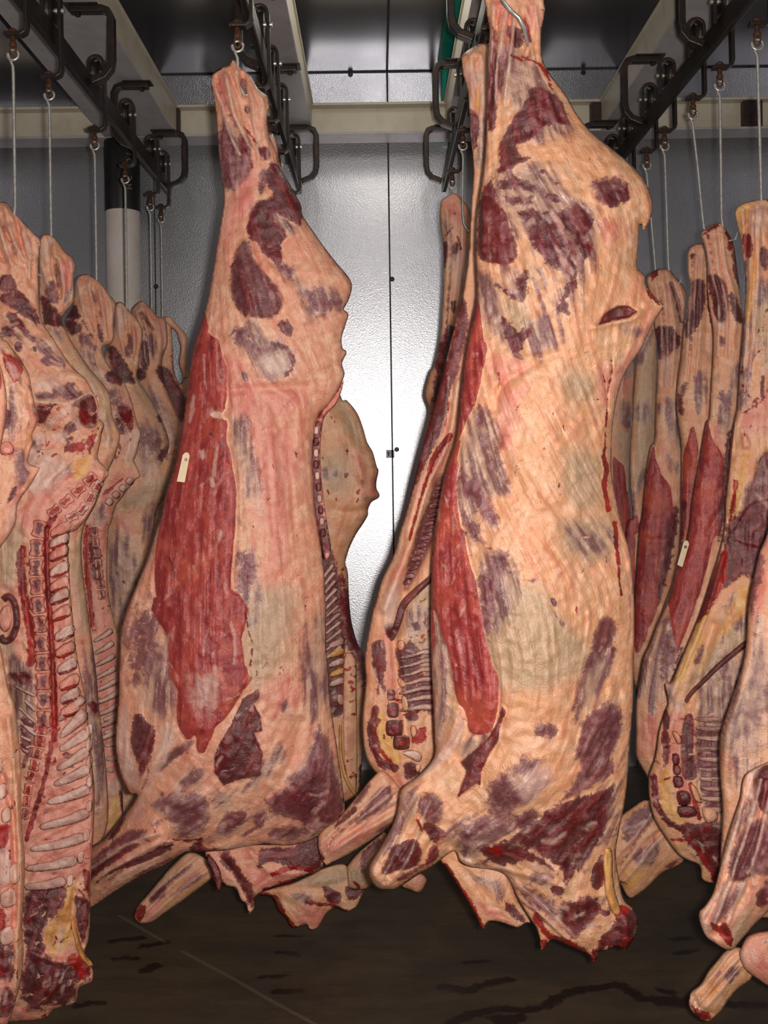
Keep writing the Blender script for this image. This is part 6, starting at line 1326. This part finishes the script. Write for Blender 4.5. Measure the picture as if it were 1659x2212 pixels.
lay = [L('drk', 'r', '580,370 620,360 610,400 590,400', 6), L('pnk', 'r', '580,320 660,310 640,350', 8), L('drk', 'r', '610,540 660,530 685,580 680,700 650,820 590,910 550,900 560,760 590,640', 6, .004, .003), L('mem', 'r', '640,640 620,860', 6, w=4), L('drk', 'r', '700,600 740,700 740,860 710,760', 8), L('pur', 'r', '520,1240 560,1220 560,1280 530,1300', 8), L('mem', 'r', '600,1180 680,1160 690,1280 640,1420 600,1300', 9), L('pur', 'r', '620,1190 670,1190 650,1290', 9), L('drk', 'r', '500,1300 530,1320 540,1420 510,1420', 9),
       L('red', 'r', '605,1500 640,1640 640,1720 600,2000 570,2230 500,2230 530,1900 540,1700 570,1600', 5, .004, .003), L('drk', 's', '330,-20 370,-20 340,160 320,160', 8), L('red', 's', '280,0 330,0 320,200 250,400 180,600 160,560 240,300', 6)]
flesh('body', t, out, 3.72, 40, .85, .5, 3.2, lay, [R('r', '690,560 700,760 690,1000', 6, -.01)], .006, .65, nscale=40, sin=[('r', '630,330 620,560 610,900 590,1200', 14, 3, .007)])
o = pts('s', '-60,1420 60,1335 120,1290 200,1250 260,1345 350,1488 330,1532 262,1562 200,1622 122,1672 72,1600 0,1540')
flesh('fore_shank', t, o, 3.40, 30, .8, .6, 3.0, [L('pur', 's', '90,1340 200,1270 230,1330 110,1400', 8, .003), L('wht', 's', '100,1375 220,1330', 8, w=3), L('pur', 's', '90,1410 200,1360 120,1430', 8), L('mem', 's', '160,1470 260,1420 220,1530 150,1520', 12), L('pur', 's', '270,1530 340,1500 300,1545', 6), L('bld', 's', '80,1600 110,1610', 4, w=2), L('yel', 's', '80,1560 180,1560 120,1640', 16)], [R('s', '90,1480 240,1400', 8, -.008)], .004, .8, sin=[('s', '260,1340 160,1450 60,1580', 26, 3, .006)])

t = side_of_beef('side of beef on the right, fourth shank, beside the torn hip of the biggest side', 1435, 583, 4.09, GR)
out = px_('1397,602 1414,585 1430,580 1447,583 1460,599 1479,622 1483,645 1478,680 1480,760 1490,900 1475,1150 1440,1400 1400,1520 1365,1450 1370,1300 1380,1150 1386,1114 1394,1032 1404,967 1414,951 1416,886 1419,821 1420,772 1419,739 1414,707 1412,690 1404,640')
lay = [L('bld', 'r', '320,480 380,470 330,560', 9), L('drk', 'r', '460,560 500,680 530,820', 5, w=4, h=-.02), L('drk', 'r', '350,860 430,840 500,880 530,960 480,1000 420,1060 370,1040', 8), L('wht', 'r', '440,850 440,960', 4, w=1.2), L('wht', 'r', '400,1080 440,1050 460,1160 400,1160', 12), L('mem', 'r', '420,1340 500,1360 520,1500 520,1700 470,1640 430,1500', 12), L('mem', 'r', '370,1370 420,1380 400,1440', 10), L('mem', 'r', '430,1700 520,1760 500,1830', 10), L('pnk', 'r', '360,1550 440,1780', 10, w=5),
       L('red', 'r', '340,1640 360,1720 400,1830 450,1900 470,2000 460,2230 240,2230 260,2100 300,1800', 4, .004, .003), L('red', 's', '140,0 300,0 290,200 240,420 150,620 130,400', 8), L('drk', 's', '280,60 330,0 300,220 240,420', 10)]
flesh('body', t, out, 4.09, 40, .85, .5, 3.2, lay, [R('r', '470,560 530,800 520,1000', 6, -.014)], .006, .6, nscale=40, sin=[('r', '400,490 420,700 440,900 420,1300', 16, 3, .007), ('r', '490,540 530,700 550,800', 6, 2, .006)])
t = side_of_beef('pale slab like side of beef, fifth from the right edge of the picture', 1395, 650, 4.36, GR)
flesh('body', t, px_('1388,660 1404,615 1424,592 1440,600 1442,640 1424,700 1418,740 1420,800 1416,950 1400,1010 1390,1100 1380,1250 1370,1400 1345,1400 1352,1150 1366,1118 1364,1081 1360,1016 1362,951 1367,886 1369,840 1376,772'), 4.36, 30, .85, .5, 3.0, [L('mem', 'r', '330,890 350,880 290,1060 240,1080 240,1040', 8), L('mem', 'r', '230,1380 350,1360 340,1480 230,1460', 14), L('oli', 'r', '260,1100 360,1000 350,1700 200,1900 210,1600', 18), L('mem', 'r', '290,1800 220,1950 200,2100', 9, w=3), L('red', 's', '90,60 140,60 140,500 90,500', 8), L('red', 'r', '180,1950 200,2060 215,2110 240,2090 250,2212 150,2212', 6)], [], .003, .7)
t = side_of_beef('rearmost side of beef on the right, only its dark edge showing past the biggest side', 1352, 720, 4.74, GR)
flesh('body', t, px_('1330,740 1352,735 1370,770 1372,830 1362,950 1358,1050 1366,1120 1370,1300 1366,1480 1330,1500 1290,1300 1290,900'), 4.74, 30, .85, .5, 3.0, [L('mem', 'r', '160,1060 230,1080 220,1180 150,1180', 10), L('pnk', 'r', '130,1180 220,1180 200,1280 130,1300', 12), L('mem', 'r', '110,1340 200,1380 190,1500 110,1500', 12), L('red', 'r', '70,1750 110,1740 160,1830 160,2212 100,2212', 5), L('red', 's', '60,0 140,0 140,700 60,700', 8), L('oli', 'r', '100,1560 170,1560 150,1800', 10)], [], .003, .6)

# ------------------------------------------------------------------ paper tags pinned to the meat
def paper_tag(B, corners, label, dd):
    c = [np.array(q) for q in px_(corners)]           # top left, top right, bottom right, bottom left
    hole_c = c[0] * .34 + c[1] * .42 + c[2] * .14 + c[3] * .10
    gx_, gy_ = np.meshgrid(np.linspace(min(q[0] for q in c), max(q[0] for q in c), 9), np.linspace(min(q[1] for q in c), max(q[1] for q in c), 15))
    dz = float(B.front(gx_, gy_).min()) - dd
    cut = lambda a, b, f: a * (1 - f) + b * f
    rim = [cut(c[0], c[1], .3), cut(c[0], c[1], .7), cut(c[1], c[2], .1), c[2], c[3], cut(c[0], c[3], .1)]
    n = 60
    ring = [hole_c + np.array([math.cos(2 * math.pi * k / n), math.sin(2 * math.pi * k / n)]) * 3.2 for k in range(n)]
    m = MB()
    th = .0015
    cen = hole_c
    outr = []
    for k in range(n):                                 # ray from the hole to the rim
        d_ = np.array([math.cos(2 * math.pi * k / n), math.sin(2 * math.pi * k / n)])
        best = 1e9
        for i in range(len(rim)):
            a, b = rim[i], rim[(i + 1) % len(rim)]
            e = b - a
            den = d_[0] * e[1] - d_[1] * e[0]
            if abs(den) < 1e-9: continue
            s_ = ((a - cen)[0] * e[1] - (a - cen)[1] * e[0]) / den
            u_ = ((a - cen)[0] * d_[1] - (a - cen)[1] * d_[0]) / den
            if s_ > 0 and -1e-6 <= u_ <= 1 + 1e-6: best = min(best, s_)
        outr.append(cen + d_ * best)
    # keep the real corners
    for q in rim:
        i = int(np.argmin([np.hypot(*(o_ - q)) for o_ in outr])); outr[i] = q
    V = [P(q[0], q[1], dz - th) for q in ring] + [P(q[0], q[1], dz - th) for q in outr] + [P(q[0], q[1], dz) for q in ring] + [P(q[0], q[1], dz) for q in outr]
    Fc = []
    for k in range(n):
        k2 = (k + 1) % n
        Fc += [(k, k2, n + k2, n + k), (2 * n + k, 3 * n + k, 3 * n + k2, 2 * n + k2), (n + k, n + k2, 3 * n + k2, 3 * n + k), (k, 2 * n + k, 2 * n + k2, k2)]
    m.add(V, Fc)
    t = thing('paper_tag', P(cen[0], cen[1], dz), label, 'tag', 'paper tags pinned to the beef')
    m.build('card', M_paper, t)
    m = MB(); c0 = P(cen[0], cen[1], dz); m.tube([(c0[0], c0[1] - .004, c0[2]), (c0[0], c0[1] + .012, c0[2])], [.0022, .0015], 8); m.build('pin', M_rod, t, True)
paper_tag(B2, '396,977 411,978 399,1042 382,1040', 'small cream paper tag with a punched hole on the left centre side of beef', .004)
paper_tag(B_tag, '1478,1166 1490,1170 1474,1225 1463,1220', 'small cream paper tag with a punched hole on a red flank in the right row', .004)
